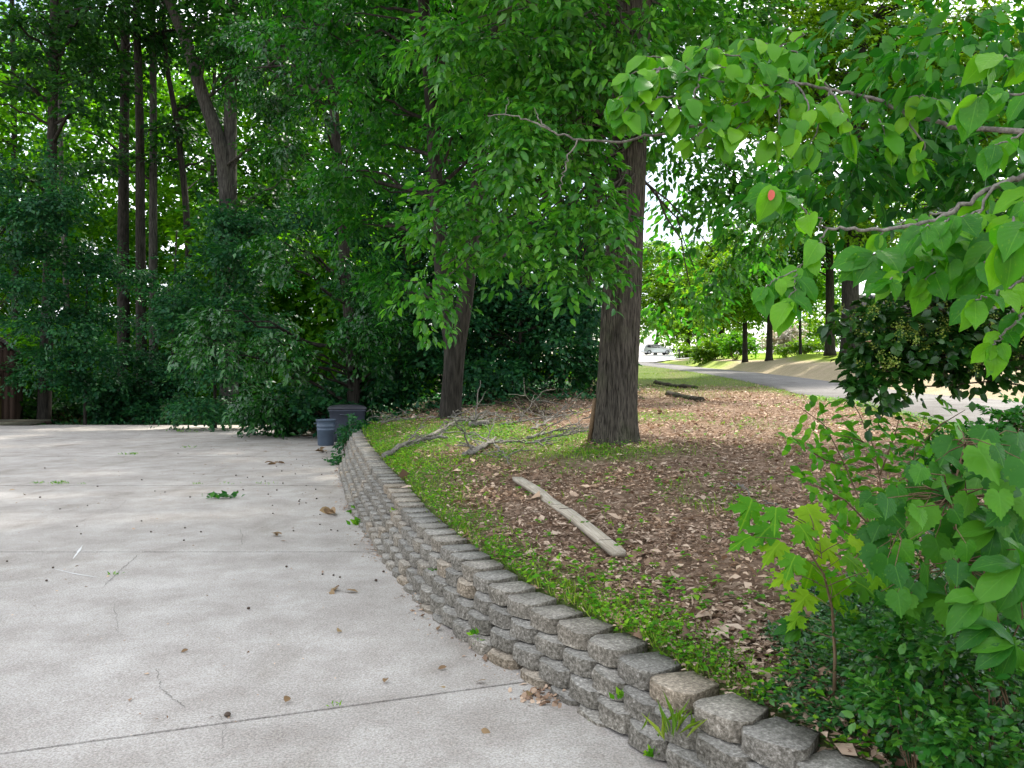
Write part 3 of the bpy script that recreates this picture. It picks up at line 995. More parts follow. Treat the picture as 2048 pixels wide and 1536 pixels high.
# ------------------------------------------------------------------ the big oak
def build_oak():
    rng = np.random.default_rng(5); rgp = random.Random(5)
    bx, by = 1.53, 12.0
    bz = gz(bx, by)
    o = root("oak_tree", (bx, by, bz), "thick oak with furrowed grey bark standing alone in the leaf litter", "tree")
    # trunk surface with furrowed bark as real relief
    H = 17.0
    rows, sides = 300, 150
    z = np.linspace(0, 1, rows) ** 1.6 * H - .15
    th = np.linspace(0, 2 * np.pi, sides, endpoint=False)
    Z, T = np.meshgrid(z, th, indexing='ij')
    cx = .048 * Z + .008 * np.sin(Z * .7); cyy = .01 * Z
    rad = .298 - .004 * Z + .035 * np.exp(-np.maximum(Z, 0) / .2) + .03 * np.exp(-np.maximum(Z, 0) / 1.2)
    flare = 1 + .14 * np.exp(-np.maximum(Z, 0) / .30) * np.cos(T * 5 + .6)
    w = np.zeros_like(Z)
    for k_ in range(7):
        f = rgp.randint(22, 38); a = rgp.uniform(.3, 1.2)
        w += np.sin(f * T + a * 2.2 * np.sin(Z * rgp.uniform(1.2, 3.2) + rgp.uniform(0, 6)) + rgp.uniform(0, 6))
    brk = np.sin(Z * 9 + 3 * np.sin(T * 9) + 2 * np.sin(T * 23)) * .3
    ridge = 1 - np.abs(np.tanh(w * .55)) + .12 * brk
    rr = rad * flare - .026 * ridge + .008 * np.sin(3 * T + Z * .5)
    V = np.stack([cx + rr * np.cos(T), cyy + rr * np.sin(T), Z], -1).reshape(-1, 3)
    i0 = np.arange(rows - 1)[:, None] * sides; j = np.arange(sides)[None, :]; jn = (j + 1) % sides
    Q = np.stack([i0 + j, i0 + jn, i0 + sides + jn, i0 + sides + j], -1).reshape(-1, 4)
    tb = MB(); tb.add(V, None, Q)
    def E(px, py, d, r): return (at(px, py, d), r)
    ells = [E(1090, 300, 10.6, (.75, .7, .55)), E(1010, 240, 10.4, (.6, .6, .4)), E(1150, 420, 10.6, (.55, .5, .5)), E(1170, 180, 10.5, (.7, .6, .5)), E(1130, 500, 10.6, (.4, .45, .3)),
            E(1035, 500, 10.8, (.3, .4, .25)), E(900, 470, 10.8, (.4, .5, .3)), E(852, 560, 10.6, (.2, .3, .32)), E(960, 420, 10.8, (.4, .4, .3)), E(890, 420, 10.9, (.25, .3, .15)),
            E(1150, 570, 10.6, (.2, .3, .12)), E(1080, 60, 10.3, (1.0, .9, .5)), E(1250, 40, 10.2, (.9, .8, .5)), E(1400, 60, 11, (.9, .9, .6)), E(950, 80, 11, (.8, .8, .4)),
            E(1330, 230, 12.6, (.5, .6, .5)), E(1420, 400, 13, (.7, .7, .6)), E(1000, 120, 10.8, (.7, .7, .4)), E(1200, 120, 10.3, (.7, .6, .45)), E(1350, 330, 13.5, (.3, .4, .25)), E(1390, 520, 13.2, (.55, .6, .35)), E(1350, 600, 13.4, (.45, .5, .2)), E(1500, 330, 13, (.8, .8, .5)), E(1560, 450, 13, (.6, .6, .4))]
    high = [((bx + x, by + y, bz + zz), (r, r, r * .6)) for x, y, zz, r in ((-2.5, 0, 8.5, 2.2), (2.5, -1, 9, 2.3), (0, -3, 9.5, 2.2), (0, 2.5, 10, 2.4), (-3.8, -2.5, 10.5, 2.2), (3.6, 2, 11, 2.3), (0, 0, 13.5, 3), (-4, 2, 12, 2.3), (3, -3.5, 12, 2.2), (5.5, 1, 12, 2.4), (5, -4, 11, 2.2), (2, 4, 13, 2.6), (6.5, 4, 13, 2.4), (-1.5, -5, 12, 2.2), (4, 0, 15.5, 3))]  # upper crown out of view, enlarged to shade bank and driveway
    base = np.array([bx, by, bz])
    lb = MB()
    nlimb = 0
    for ee, nc, ns, cr_, nl, sz, drp in ((ells, 104, 900, .32, 19, .145, .5), (high, 150, 2100, 1.0, 26, .24, .35)):
        C, SC, SO = crown_points([(c - base, r) for c, r in [(np.asarray(c), r) for c, r in ee]], nc, ns, cr_, rng)
        spray_leaves(lb, SC, SO, OVAL if ee is ells else KITE_W, sz, .55 if ee is ells else .9, nl, drp, .45, 1.3, rng)
        for c in C:
            zz = max(4.2, c[2] + .25 * np.linalg.norm(c[:2]) + .4) if ee is ells else max(5, c[2] - .3 * np.linalg.norm(c[:2]))
            zz = min(zz, 15)
            if ee is ells and c[0] > 0 and rgp.random() < .8: continue
            p0 = np.array([.048 * zz, .01 * zz, zz])
            bp = branch_path(p0, c, .10, 8, .02, rgp)
            tb.tube(bp, np.linspace(.022 if ee is ells else .06, .006, 8), 5, cap=False)
    tb.build("trunk", M_BARK, o, True)
    lb.build("crown", M_OAK, o)
    return o
build_oak()

# twin trunk tree behind the fallen boughs
b2 = at(898, 832, 17.4); b2[2] = gz(b2[0], b2[1])
make_tree("twin_trunk_tree", "tree with two stems fused low down behind the fallen branches", "tree", b2,
          [[at(908, 700, 17.4), at(890, 600, 17.5), at(874, 420, 17.6), at(866, 250, 17.7), at(846, 0, 17.9), at(835, -400, 18)],
           [at(912, 700, 17.4), at(930, 600, 17.4), at(952, 400, 17.4), at(985, 120, 17.3), at(1005, 0, 17.2), at(1020, -400, 17)]],
          .215, [(at(800, 150, 18), (1.6, 1.3, 1.0)), (at(860, 180, 16.6), (1.0, .7, .9)), (at(850, 60, 16.6), (1.2, .7, .6)), (at(960, 250, 16.4), (.8, .6, .7)),  (at(920, 140, 18.5), (1.5, 1.2, .9)), (at(760, 330, 18.5), (1.3, 1.2, .9)), (at(880, 300, 19.5), (1.3, 1.0, .9)), (at(700, 60, 19), (1.5, 1.3, .9)),
                 (at(1020, 60, 19), (1.5, 1.2, .9)), (at(760, 480, 19), (1.0, 1.0, .7)), (at(820, 570, 20), (1.1, .9, .7)), (at(850, -200, 18), (3.5, 3, 2)), (at(1000, -250, 19), (3, 3, 1.6)),
                 (at(650, -150, 19), (3, 2.5, 1.5)), (at(1060, 450, 21), (1.2, 1, 1))],
          M_MID, M_BARKD, CUP, .19, 100, 1350, .62, nl=22, L=.7, droop=.45, seed=22, rtop=.5)

# glossy-leaved tree over the bins
b3 = np.array([-5.0, 25.0, 0]); b3[2] = gz(b3[0], b3[1])
make_tree("glossy_leaved_tree", "broad glossy-leaved tree whose low boughs hang over the driveway end", "tree", b3,
          [[b3 + np.array([.1, -.2, 2]), at(680, 400, 25), at(660, 100, 25), at(650, -150, 25)]], .22,
          [(at(470, 640, 21.5), (1.5, 1.2, .55)), (at(420, 690, 21.8), (.9, .8, .4)), (at(560, 660, 21.5), (1.3, 1.2, .6)), (at(640, 670, 22), (1.3, 1.2, .55)), (at(550, 750, 22.5), (1.1, 1.1, .45)),
           (at(560, 800, 24.5), (.9, 1.0, .35)), (at(700, 620, 22.5), (1.2, 1.2, .7)), (at(760, 680, 23.5), (1.0, 1, .5)), (at(620, 540, 22), (1.3, 1.2, .6)), (at(560, 470, 22.5), (.9, 1, .6)),
           (at(650, 400, 22.5), (1.2, 1.2, .7)), (at(590, 260, 23), (.9, 1, .7)), (at(690, 230, 22.5), (1.3, 1.2, .9)), (at(640, 120, 23.5), (1.3, 1.2, .8)), (at(780, 620, 24), (1.2, 1, .8)),
           (at(570, 40, 24), (1.2, 1.2, .8)), ((-7, 30, 14), (3, 3, 2)), ((-10, 33, 15), (3, 3, 2)), ((-6.5, 26, 14.5), (2.5, 2.5, 1.6)), ((-5.5, 29, 19), (4, 3.5, 2)), ((-9.5, 28, 19.5), (4, 3, 2)), ((-13, 30, 20.5), (4, 3, 2)), ((-3.5, 26, 18.5), (3.5, 3, 2)), ((-6.5, 24.5, 18), (3, 3, 2)), ((-2.5, 25.5, 17.4), (3, 3, 2)), ((-.5, 27, 19), (3, 3, 2)), ((-4.5, 27.5, 20.5), (3.5, 3, 2)), (at(780, 740, 25), (.8, .9, .35)), (at(500, 800, 25), (1.0, .9, .35))],  # high lobes, mostly out of view, added to shade the driveway
          M_GLOSSY, M_BARKD, CUP, .20, 270, 3800, .62, nl=20, L=.65, droop=.4, seed=31)

# ------------------------------------------------------------------ woods on the left
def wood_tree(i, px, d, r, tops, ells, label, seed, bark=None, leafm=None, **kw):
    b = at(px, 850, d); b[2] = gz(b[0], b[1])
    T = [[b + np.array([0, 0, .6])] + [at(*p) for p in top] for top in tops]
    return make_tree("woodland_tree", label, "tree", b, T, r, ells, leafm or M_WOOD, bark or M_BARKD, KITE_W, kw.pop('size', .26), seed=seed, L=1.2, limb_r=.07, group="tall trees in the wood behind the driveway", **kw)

def EE(px, py, d, a, b_=None, c=None): return (at(px, py, d), (a, b_ or a, c or a * .6))
wood_tree(0, 88, 34.5, .32, [[(100, 500, 34.5), (106, 200, 34.5), (112, -200, 34.5)]],
          [EE(90, 90, 34, 2.6), EE(170, 40, 35, 2.2), EE(30, 180, 34, 1.8), EE(120, -150, 34, 4), EE(150, 190, 33, 1.6, 1.6, .7), EE(60, 330, 33, 1.8, 1.6, .5)],
          "tall trunk rising at the driveway edge right beside the brown shed", 41, n_clump=46, n_spray=560, clump_r=1.0)
wood_tree(1, 248, 43, .38, [[(246, 500, 43), (248, 300, 43), (252, 0, 43), (250, -300, 43)]],
          [EE(230, 60, 42, 3.0), EE(280, 140, 42, 2.2, 2, .8), EE(210, -150, 42, 4.5), EE(190, 240, 42, 2.0, 1.8, .7)], "left one of three trunks standing close together in the wood", 42, n_clump=36, n_spray=430, clump_r=1.1)
wood_tree(2, 284, 40, .30, [[(281, 500, 40), (280, 250, 40), (272, 0, 40), (270, -300, 40)]],
          [EE(300, 30, 40, 2.2, 2, 1), EE(290, -160, 40, 4), EE(340, 230, 40, 1.5, 1.5, .6)], "dark middle one of three trunks standing close together in the wood", 43, n_clump=30, n_spray=380, clump_r=1.1)
wood_tree(3, 309, 41.5, .27, [[(306, 500, 41.5), (307, 250, 41.5), (305, 0, 41.5), (302, -300, 41.5)]],
          [EE(390, 40, 41, 2.4, 2, 1), EE(330, -180, 41, 4), EE(250, 330, 41, 1.6, 1.5, .7)], "pale right one of three trunks standing close together in the wood", 44, bark=M_BARKP, n_clump=30, n_spray=380, clump_r=1.1)
wood_tree(4, 380, 41, .22, [[(380, 560, 41), (370, 380, 41), (350, 220, 41), (330, 120, 41), (322, -200, 41)]],
          [EE(370, 330, 42, 1.8, 1.6, .7), EE(410, 220, 42, 1.6, 1.5, .7), EE(330, -120, 41, 3.5)], "slim dark trunk that leans left, right of the three close trunks", 45, n_clump=30, n_spray=360, clump_r=.9)
wood_tree(5, 458, 37, .47, [[(460, 560, 37), (460, 300, 37), (464, 0, 37), (466, -300, 37)], [(459, 560, 37), (457, 420, 37), (445, 300, 36.8), (405, 190, 36.5), (375, 90, 36.3), (330, -20, 36), (280, -150, 36)]],
          [EE(480, 100, 36, 2.0, 2, 1), EE(520, 30, 37, 2.4), EE(420, 120, 36, 1.5, 1.5, .7), EE(440, -160, 36, 4.5), EE(500, 260, 36, 1.5, 1.4, .8), EE(470, 400, 37.5, 1.3, 1.2, .7), EE(540, 340, 37, 1.6, 1.5, 1)],
          "thickest grey trunk in the wood with one curved limb reaching left", 46, bark=M_BARKP, n_clump=56, n_spray=700, clump_r=1.0, rtop=.4)
wood_tree(6, 30, 50, .26, [[(30, 430, 50), (28, 200, 50), (20, -200, 50)]],
          [EE(10, 250, 50, 2.5), EE(60, 60, 50, 3.0), EE(20, -100, 50, 5)], "thin trunk far back in the wood above the shed roof", 47, n_clump=30, n_spray=380, clump_r=1.2)
wood_tree(7, 140, 46, .2, [[(132, 560, 46), (122, 330, 46), (118, 100, 46), (110, -200, 46)]],
          [EE(190, 130, 47, 2.2, 2, 1), EE(130, -100, 46, 4.5), EE(160, 380, 46, 1.8, 1.5, .8)], "thin pale trunk leaning beside the shed trunk", 48, bark=M_BARKP, n_clump=30, n_spray=380, clump_r=1.1)
wood_tree(8, 425, 47, .17, [[(422, 450, 47), (425, 330, 47), (430, 100, 47), (440, -150, 47)]],
          [EE(415, 320, 48, 1.8, 1.6, .8), EE(440, 60, 47, 2.6), EE(480, -120, 47, 4)], "thin dark stem just left of the thickest grey trunk", 49, n_clump=28, n_spray=330, clump_r=1.0)

# understory trees with flat layered boughs
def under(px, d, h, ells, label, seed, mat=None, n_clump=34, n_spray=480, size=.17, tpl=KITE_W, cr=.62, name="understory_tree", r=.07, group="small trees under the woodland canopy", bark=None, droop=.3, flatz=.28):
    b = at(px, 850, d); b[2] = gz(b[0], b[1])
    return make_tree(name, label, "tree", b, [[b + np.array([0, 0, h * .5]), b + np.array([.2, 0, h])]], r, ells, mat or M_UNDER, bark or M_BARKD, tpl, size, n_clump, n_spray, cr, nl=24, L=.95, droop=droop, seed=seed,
                     sides=8, group=group, flatz=flatz, limb_r=.022, flat=2.2)

under(-40, 33.0, 9, [EE(60, 400, 31, 2.2, 1.4, .35), EE(130, 420, 31, 1.8, 1.4, .3), EE(30, 480, 31, 1.8, 1.3, .35), EE(60, 560, 31, 2.0, 1.4, .3), EE(20, 330, 31, 1.5, 1.3, .3), EE(90, 640, 31, 1.7, 1.2, .3)],
      "small tree with flat blue-green boughs hanging over the shed", 61, n_clump=36, n_spray=480)
under(170, 33.5, 8, [EE(150, 700, 33, 1.9, 1.3, .35), EE(100, 740, 33, 1.3, 1.1, .3), EE(180, 620, 33, 1.8, 1.3, .3), EE(200, 540, 33.5, 1.6, 1.3, .3), EE(130, 500, 33, 1.5, 1.2, .3), EE(190, 760, 33.5, 1.2, 1, .3)],
      "low layered tree right of the shed trunk, boughs down to the ground", 62, n_clump=36, n_spray=480)
under(345, 36, 9, [EE(330, 640, 36, 1.8, 1.4, .4), EE(290, 700, 36, 1.6, 1.3, .4), EE(360, 740, 36, 1.6, 1.3, .45), EE(310, 790, 36, 1.7, 1.3, .4), EE(240, 780, 36.5, 1.5, 1.3, .4), EE(330, 560, 36, 1.4, 1.2, .3)],
      "dark shaded understory tree under the three close trunks", 63, n_clump=36, n_spray=460)
under(430, 30, 9, [EE(430, 590, 29.5, 1.9, 1.4, .4), EE(500, 520, 29.5, 1.9, 1.4, .4), EE(400, 650, 29.5, 1.4, 1.2, .3), EE(470, 450, 29.8, 1.4, 1.2, .4), EE(540, 430, 29.5, 1.5, 1.3, .4), EE(450, 720, 29, 1.5, 1.3, .4), EE(500, 640, 29, 1.7, 1.3, .4), EE(420, 800, 29, 1.4, 1.2, .3)],
      "bluish layered tree between the thickest trunk and the glossy tree", 64, n_clump=50, n_spray=760)
under(1040, 26, 6, [EE(1030, 640, 26, 1.9, 1.3, .7), EE(1110, 700, 26, 1.6, 1.2, .6), EE(980, 720, 25.5, 1.6, 1.2, .6), EE(1060, 560, 27, 1.9, 1.2, .8), EE(1150, 620, 27, 1.4, 1.2, .8), EE(1000, 500, 27, 1.6, 1.2, .8), EE(1170, 740, 27, 1.0, 1, .35), EE(1100, 460, 27.5, 1.6, 1.2, .8)],
      "dense dark bushy tree filling the gap between oak and twin trunk", 65, n_clump=80, n_spray=1200, mat=M_UNDER, flatz=.4)
under(800, 26, 6, [EE(800, 700, 26, 1.9, 1.3, .6), EE(850, 620, 26.5, 1.7, 1.2, .7), EE(760, 560, 26.5, 1.7, 1.3, .8), EE(840, 500, 27, 1.7, 1.2, .9), EE(820, 770, 26, 1.5, 1.1, .3), EE(740, 420, 27, 1.6, 1.2, .9), EE(860, 380, 27, 1.7, 1.2, .8), EE(960, 600, 27, 1.6, 1.1, .8), EE(940, 700, 27, 1.3, 1, .6)],
      "dense dark bushy tree behind the twin trunk", 66, n_clump=90, n_spray=1300, flatz=.4)

bt = at(1166, 742, 30); bt[2] = gz(bt[0], bt[1])
make_tree("woodland_tree", "dark leaning trunk seen just left of the oak, further back", "tree", bt, [[at(1170, 600, 30), at(1190, 400, 30), at(1205, 200, 30), at(1215, -100, 30)]], .31,
          [((-1.5, 30, 17), (4, 3.5, 2.5)), ((3.5, 33, 18), (4, 3.5, 2.5)), ((4, 28.5, 13), (3, 3, 2)), ((1.5, 27, 13), (2.5, 2.5, 1.8)), ((6.5, 30, 15), (3, 3, 2)), ((-5.5, 34, 17), (3.5, 3.5, 2.5)), EE(1180, 330, 30, 1.8, 1.5, 1), EE(1130, 250, 30, 1.8, 1.5, 1), EE(1200, 80, 30, 2.6), EE(1100, 100, 31, 2.6), EE(1190, 500, 31, 1.0, 1, .7), EE(1180, -150, 30, 4.5), EE(950, 200, 30, 2.5, 2, 1.5), EE(1000, 380, 31, 2.2, 1.6, 1.4), EE(840, 120, 30, 2.6, 2, 1.5)],  # first lobes added high in the crown to shade driveway and bank
          M_WOOD, M_BARKD, KITE_W, .25, 190, 2700, 1.05, nl=24, L=1.1, droop=.3, seed=71, group="tall trees in the wood behind the driveway")

# distant wood that reads as one mass
def mass(name, label_kind, boxes, mat, n, size, seed, tpl=KITE_W):
    rng = np.random.default_rng(seed)
    lb = MB()
    for (px0, px1, py0, py1, d0, d1), m_ in zip(boxes, n):
        d = rng.uniform(d0, d1, m_)
        X = rng.uniform(px0, px1, m_); Y = rng.uniform(py0, py1, m_)
        P = np.stack([(X - 1024) / FPX * d, d, CAM_H - (Y - 768) / FPX * d], 1)
        f = sfield(P[:, 0], P[:, 2] * 1.3 + P[:, 1] * .7, seed + 3, .55) + .6 * sfield(P[:, 0], P[:, 2] * 1.3 - P[:, 1], seed + 5, 1.4)
        P = P[f > -.38]
        out = unit(rng.normal(0, 1, P.shape) * np.array([1, 1, .3]))
        spray_leaves(lb, P, out, tpl, size, 1.6, 20, .3, .4, 1.3, rng)
    o = lb.build(name, mat, kind='stuff')
    return o
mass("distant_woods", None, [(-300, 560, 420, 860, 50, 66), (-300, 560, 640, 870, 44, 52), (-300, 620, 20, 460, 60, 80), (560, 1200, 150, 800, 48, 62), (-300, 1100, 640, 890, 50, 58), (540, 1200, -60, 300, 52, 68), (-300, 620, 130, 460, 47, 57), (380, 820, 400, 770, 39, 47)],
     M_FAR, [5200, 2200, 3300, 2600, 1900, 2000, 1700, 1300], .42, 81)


# ------------------------------------------------------------------ trees across the road
def road_tree(name, label, px, pyb, d, r, top, ells, mat, seed, bark=M_BARKD, size=.3, nc=50, ns=800, cr=1.3, tpl=KITE_W, group="trees on the lawn across the road", L=1.3, droop=.3, **kw):
    b = at(px, pyb, d); b[2] = gz(b[0], b[1])
    return make_tree(name, label, "tree", b, [[at(*p) for p in top]], r, ells, mat, bark, tpl, size, nc, ns, cr, nl=22, L=L, droop=droop, seed=seed, group=group, limb_r=.09, **kw)

road_tree("lawn_tree", "large tree with thick trunk at the crest of the lawn bank", 1702, 700, 50, .58, [(1700, 560, 50), (1712, 350, 50), (1720, 150, 50), (1720, -150, 50)],
          [EE(1700, 330, 50, 3.6, 3, 2.2), EE(1620, 220, 49, 3.6, 3, 2.2), EE(1790, 160, 50, 4.2, 3, 2.6), EE(1690, 90, 49, 4, 3, 2.2), EE(1880, 260, 51, 3.6, 3, 2), EE(1560, 80, 50, 3.4, 3, 2.2), EE(1950, 80, 51, 4, 3, 2.4),
           EE(1760, 430, 50, 2.6, 2, 1.2), EE(1640, 440, 50, 2.2, 2, 1.2), EE(1850, 0, 50, 5, 4, 3), EE(1650, -100, 50, 5, 4, 3), EE(2000, 300, 52, 4, 3, 2.6), EE(1500, 130, 49, 3.2, 3, 2), EE(1930, 430, 52, 3, 2.5, 1.6), EE(2080, 150, 52, 4, 3, 3), EE(1600, 330, 49, 2.6, 2.4, 1.4)], M_BRIGHT, 91, size=.30, nc=190, ns=3900, cr=1.6)
road_tree("lawn_tree", "second dark trunk close left of the thick lawn tree", 1660, 700, 56, .34, [(1660, 560, 56), (1655, 350, 56), (1650, 100, 56)],
          [EE(1590, 380, 56, 2.6, 2.4, 1.6), EE(1640, 500, 56, 2.0, 2, 1), EE(1560, 500, 57, 2, 2, 1.1), EE(1480, 200, 56, 3.0, 2.5, 2), EE(1600, 150, 57, 4, 3, 2.5)], M_MID, 92, nc=70, ns=1200, size=.28)
road_tree("lawn_tree", "small lawn tree with dark straight trunk before the pale shrub", 1538, 698, 64, .28, [(1540, 620, 64), (1540, 540, 64)],
          [EE(1530, 600, 64, 2.2, 2, .9), EE(1500, 560, 64, 2.4, 2, 1), EE(1580, 570, 64, 2, 2, .9), EE(1540, 520, 64, 2.2, 2, 1)], M_FAR, 93, nc=36, ns=520, size=.26, cr=.9)
road_tree("lawn_tree", "slim lawn tree between the bright bush and the small dark trunk", 1490, 699, 68, .24, [(1490, 620, 68), (1488, 520, 68)],
          [EE(1470, 590, 68, 2.2, 2, 1), EE(1500, 530, 68, 2.4, 2, 1.2), EE(1440, 550, 68, 2, 2, 1), EE(1460, 620, 68, 1.6, 1.6, .7)], M_BRIGHT, 94, nc=36, ns=520, size=.27, cr=1.0)
road_tree("lawn_tree", "thin young trunk right of the pale flowering shrub", 1601, 699, 62, .13, [(1600, 630, 62), (1600, 540, 62)],
          [EE(1610, 590, 62, 1.6, 1.5, .7), EE(1640, 560, 62, 1.6, 1.5, .8), EE(1590, 540, 62, 1.5, 1.4, .8)], M_FAR, 95, nc=26, ns=330, size=.25, cr=.8)
road_tree("far_tree", "thin leaning tree behind the parked car", 1310, 700, 128, .28, [(1318, 640, 128), (1330, 590, 128)],
          [EE(1300, 620, 128, 3.6, 3, 2.2), EE(1335, 570, 128, 4, 3, 2.5), EE(1290, 560, 128, 3.5, 3, 2.2), EE(1310, 500, 130, 3.5, 3, 2.2)], M_BRIGHT, 96, nc=44, ns=520, size=.5, cr=1.7, L=2, group=None)
road_tree("far_tree", "round sunlit tree across the street, right of the parked car", 1375, 705, 122, .4, [(1378, 640, 122), (1380, 560, 122)],
          [EE(1380, 630, 122, 4, 3.5, 2.6), EE(1360, 570, 122, 4.5, 4, 3), EE(1410, 590, 122, 4, 3.5, 2.6), EE(1390, 520, 122, 4, 3.5, 2.5), EE(1400, 660, 122, 3, 3, 1.6)], M_BRIGHT, 97, nc=56, ns=700, size=.5, cr=1.8, L=2, group=None)
road_tree("far_tree", "tall sunlit tree above the bright bush on the bank", 1440, 700, 100, .4, [(1445, 620, 100), (1450, 480, 100)],
          [EE(1430, 640, 100, 3, 3, 2), EE(1460, 600, 100, 3.5, 3, 2.2), EE(1420, 540, 100, 3.5, 3, 2.4), EE(1480, 520, 100, 3.8, 3, 2.4), EE(1440, 460, 100, 3.4, 3, 2.2)], M_BRIGHT, 98, nc=56, ns=700, size=.42, cr=1.5, L=1.8, group=None)
mass("hedgerow_woods", None, [(1180, 1330, 500, 700, 135, 150), (1330, 1700, 560, 700, 105, 130), (1560, 2100, 590, 690, 85, 105), (1500, 2150, 380, 560, 95, 120), (1750, 2150, 100, 420, 90, 110)], M_BRIGHT, [300, 520, 620, 800, 900], .55, 83)

# shrubs across the road
def bush(name, label, px, pyb, d, ells, mat, seed, nc=20, ns=200, size=.2, cr=.5, tpl=KITE_W, cat="shrub", stem=M_STEM):
    b = at(px, pyb, d); b[2] = gz(b[0], b[1])
    rng = np.random.default_rng(seed); rgp = random.Random(seed)
    o = root(name, b, label, cat)
    C, SC, SO = crown_points([(np.asarray(c) - b, r) for c, r in ells], nc, ns, cr, rng, flatz=.8)
    tb = MB()
    for c in C:
        tb.tube(branch_path((rgp.gauss(0, .1), rgp.gauss(0, .1), -.1), c, .1, 6, .03, rgp), np.linspace(.02, .006, 6), 5, cap=False)
    tb.build("stems", stem, o)
    lb = MB(); spray_leaves(lb, SC, SO, tpl, size, size * 3.2, 20, .2, .6, 1.1, rng)
    lb.build("foliage", mat, o)
    return o
bush("bright_bush", "bright yellow-green bush at the left end of the lawn bank", 1420, 722, 82, [EE(1420, 700, 82, 1.3, 1.2, .8), EE(1405, 706, 82, .8, .8, .5), EE(1438, 695, 83, .9, .9, .6)], M_BRIGHT, 101, 26, 260, .26, .6)
bush("flowering_shrub", "pale blossoming shrub behind the lawn trees", 1572, 698, 72, [EE(1570, 678, 72, 1.4, 1.2, .9), EE(1590, 668, 72, 1.0, 1, .7), EE(1553, 680, 72, .8, .8, .7)], M_BLOSSOM, 102, 26, 260, .2, .5)
bush("low_hedge", "low green hedge at the foot of the pale blossoming shrub", 1590, 699, 68, [EE(1575, 693, 68, .9, .6, .3), EE(1610, 692, 68, 1.0, .6, .3), EE(1640, 690, 68, 1.0, .6, .4)], M_BRIGHT, 103, 20, 200, .18, .4)
bush("dark_hedge", "dark hedge under the slim lawn tree", 1470, 699, 76, [EE(1470, 690, 76, 1.4, .8, .5), EE(1500, 688, 76, 1.4, .8, .55), EE(1455, 685, 77, 1.0, .8, .6)], M_FAR, 104, 26, 240, .22, .5)
bush("roadside_shrub", "green shrub by the mailbox at the street edge", 1368, 709, 104, [EE(1372, 704, 104, .9, .8, .35), EE(1388, 703, 104, .8, .7, .35)], M_BRIGHT, 105, 14, 120, .25, .4)

# ------------------------------------------------------------------ where a picture ray meets the ground
def onbank(px, py, d0=2.5, d1=80):
    ds = np.concatenate([np.arange(d0, 30, .05), np.arange(30, d1, .5)])
    x = (px - 1024) / FPX * ds; z = CAM_H - (py - 768) / FPX * ds
    g = ground(x, ds)
    hit = np.nonzero(z <= g)[0]
    i = hit[0] if len(hit) else len(ds) - 1
    return np.array([x[i], ds[i], g[i]])

# ------------------------------------------------------------------ ground cover on the bank
def bank_samples(n, d_lo, d_hi, seed, power=1.0, xmax=14):
    rng = np.random.default_rng(seed)
    u = rng.random(n)
    d = d_lo * (d_hi / d_lo) ** (u ** power)
    x = rng.uniform(-.7, .72, n) * d
    ok = x < np.minimum(xmax, np.interp(d, ROAD[:, 1], ROAD[:, 0]) - .05)
    x, d = x[ok], d[ok]
    off, k = wall_offset(x, d)
    edge = off - SETBACK * ztop(WC[k, 1]) - .17
    ok = edge > 0
    return x[ok], d[ok], edge[ok], rng

x, d, e, rng = bank_samples(350000, 2.3, 36, 201, .92)
gw = grass_w(x, d)
PA, PB = onbank(1238, 1122), onbank(1034, 968)
pl_t = (d - PA[1]) / (PB[1] - PA[1]); pl_x = PA[0] + (PB[0] - PA[0]) * pl_t
keep = (rng.random(len(x)) < np.clip(.78 + .55 * sfield(x, d, 71, 1.9) + .3 * sfield(x, d, 73, 5.5), .22, 1)) & (rng.random(len(x)) > gw * .62) & ((np.abs(x - pl_x) > .10) | (pl_t > 1) | (pl_t < 0) | (rng.random(len(x)) < .05))
x, d = x[keep], d[keep]
n = len(x)
P = np.stack([x, d, ground(x, d) + rng.uniform(.0, .035, n)], 1)
A = np.stack([rng.normal(0, 1, n), rng.normal(0, 1, n), rng.normal(0, .22, n)], 1)
Nn = np.stack([rng.normal(0, .42, n), rng.normal(0, .42, n), np.ones(n)], 1)
big = rng.random(n) < .07
lb = MB()
sz = np.clip(rng.lognormal(-3.5, .45, n), .012, .12) * np.interp(d, [3, 8, 20, 36], [.85, .92, 1.4, 2.0]) * np.where(big, 1.9, 1)
nar = rng.random(n) < .55
lb.leaves(tpl_kite(.17), P[nar], A[nar], Nn[nar], sz[nar] * 1.15)
lb.leaves(tpl_kite(.33), P[~nar], A[~nar], Nn[~nar], sz[~nar])
lb.build("leaf_litter", M_LITTER, kind='stuff')

# clover and small herbs
x, d, e, rng = bank_samples(340000, 2.3, 24, 202, .95)
gw = grass_w(x, d)
vin = np.interp(d, [2.2, 3.0, 3.4, 4.3, 5.6], [1.50, 1.25, 1.10, 1.30, 1.8])
keep = (rng.random(len(x)) < gw ** 1.3 * np.clip(.62 + .55 * sfield(x, d, 91, 3.1), .08, 1) + .004) & ((x < vin + rng.normal(0, .12, len(x))) | (d > 5.4))
x, d = x[keep], d[keep]; n = len(x)
hgt = rng.uniform(.01, .085, n)
P = np.stack([x, d, ground(x, d) + hgt], 1)
A = np.stack([rng.normal(0, 1, n), rng.normal(0, 1, n), rng.normal(0, .3, n)], 1)
Nn = np.stack([rng.normal(0, .35, n), rng.normal(0, .35, n) - .15, np.ones(n)], 1)
lb = MB()
lb.leaves(tpl_kite(.42), P, A, Nn, rng.uniform(.014, .034, n) * np.interp(d, [3, 8, 20], [.85, 1.1, 1.9]))
lb.build("clover_cover", M_CLOVER, kind='stuff')
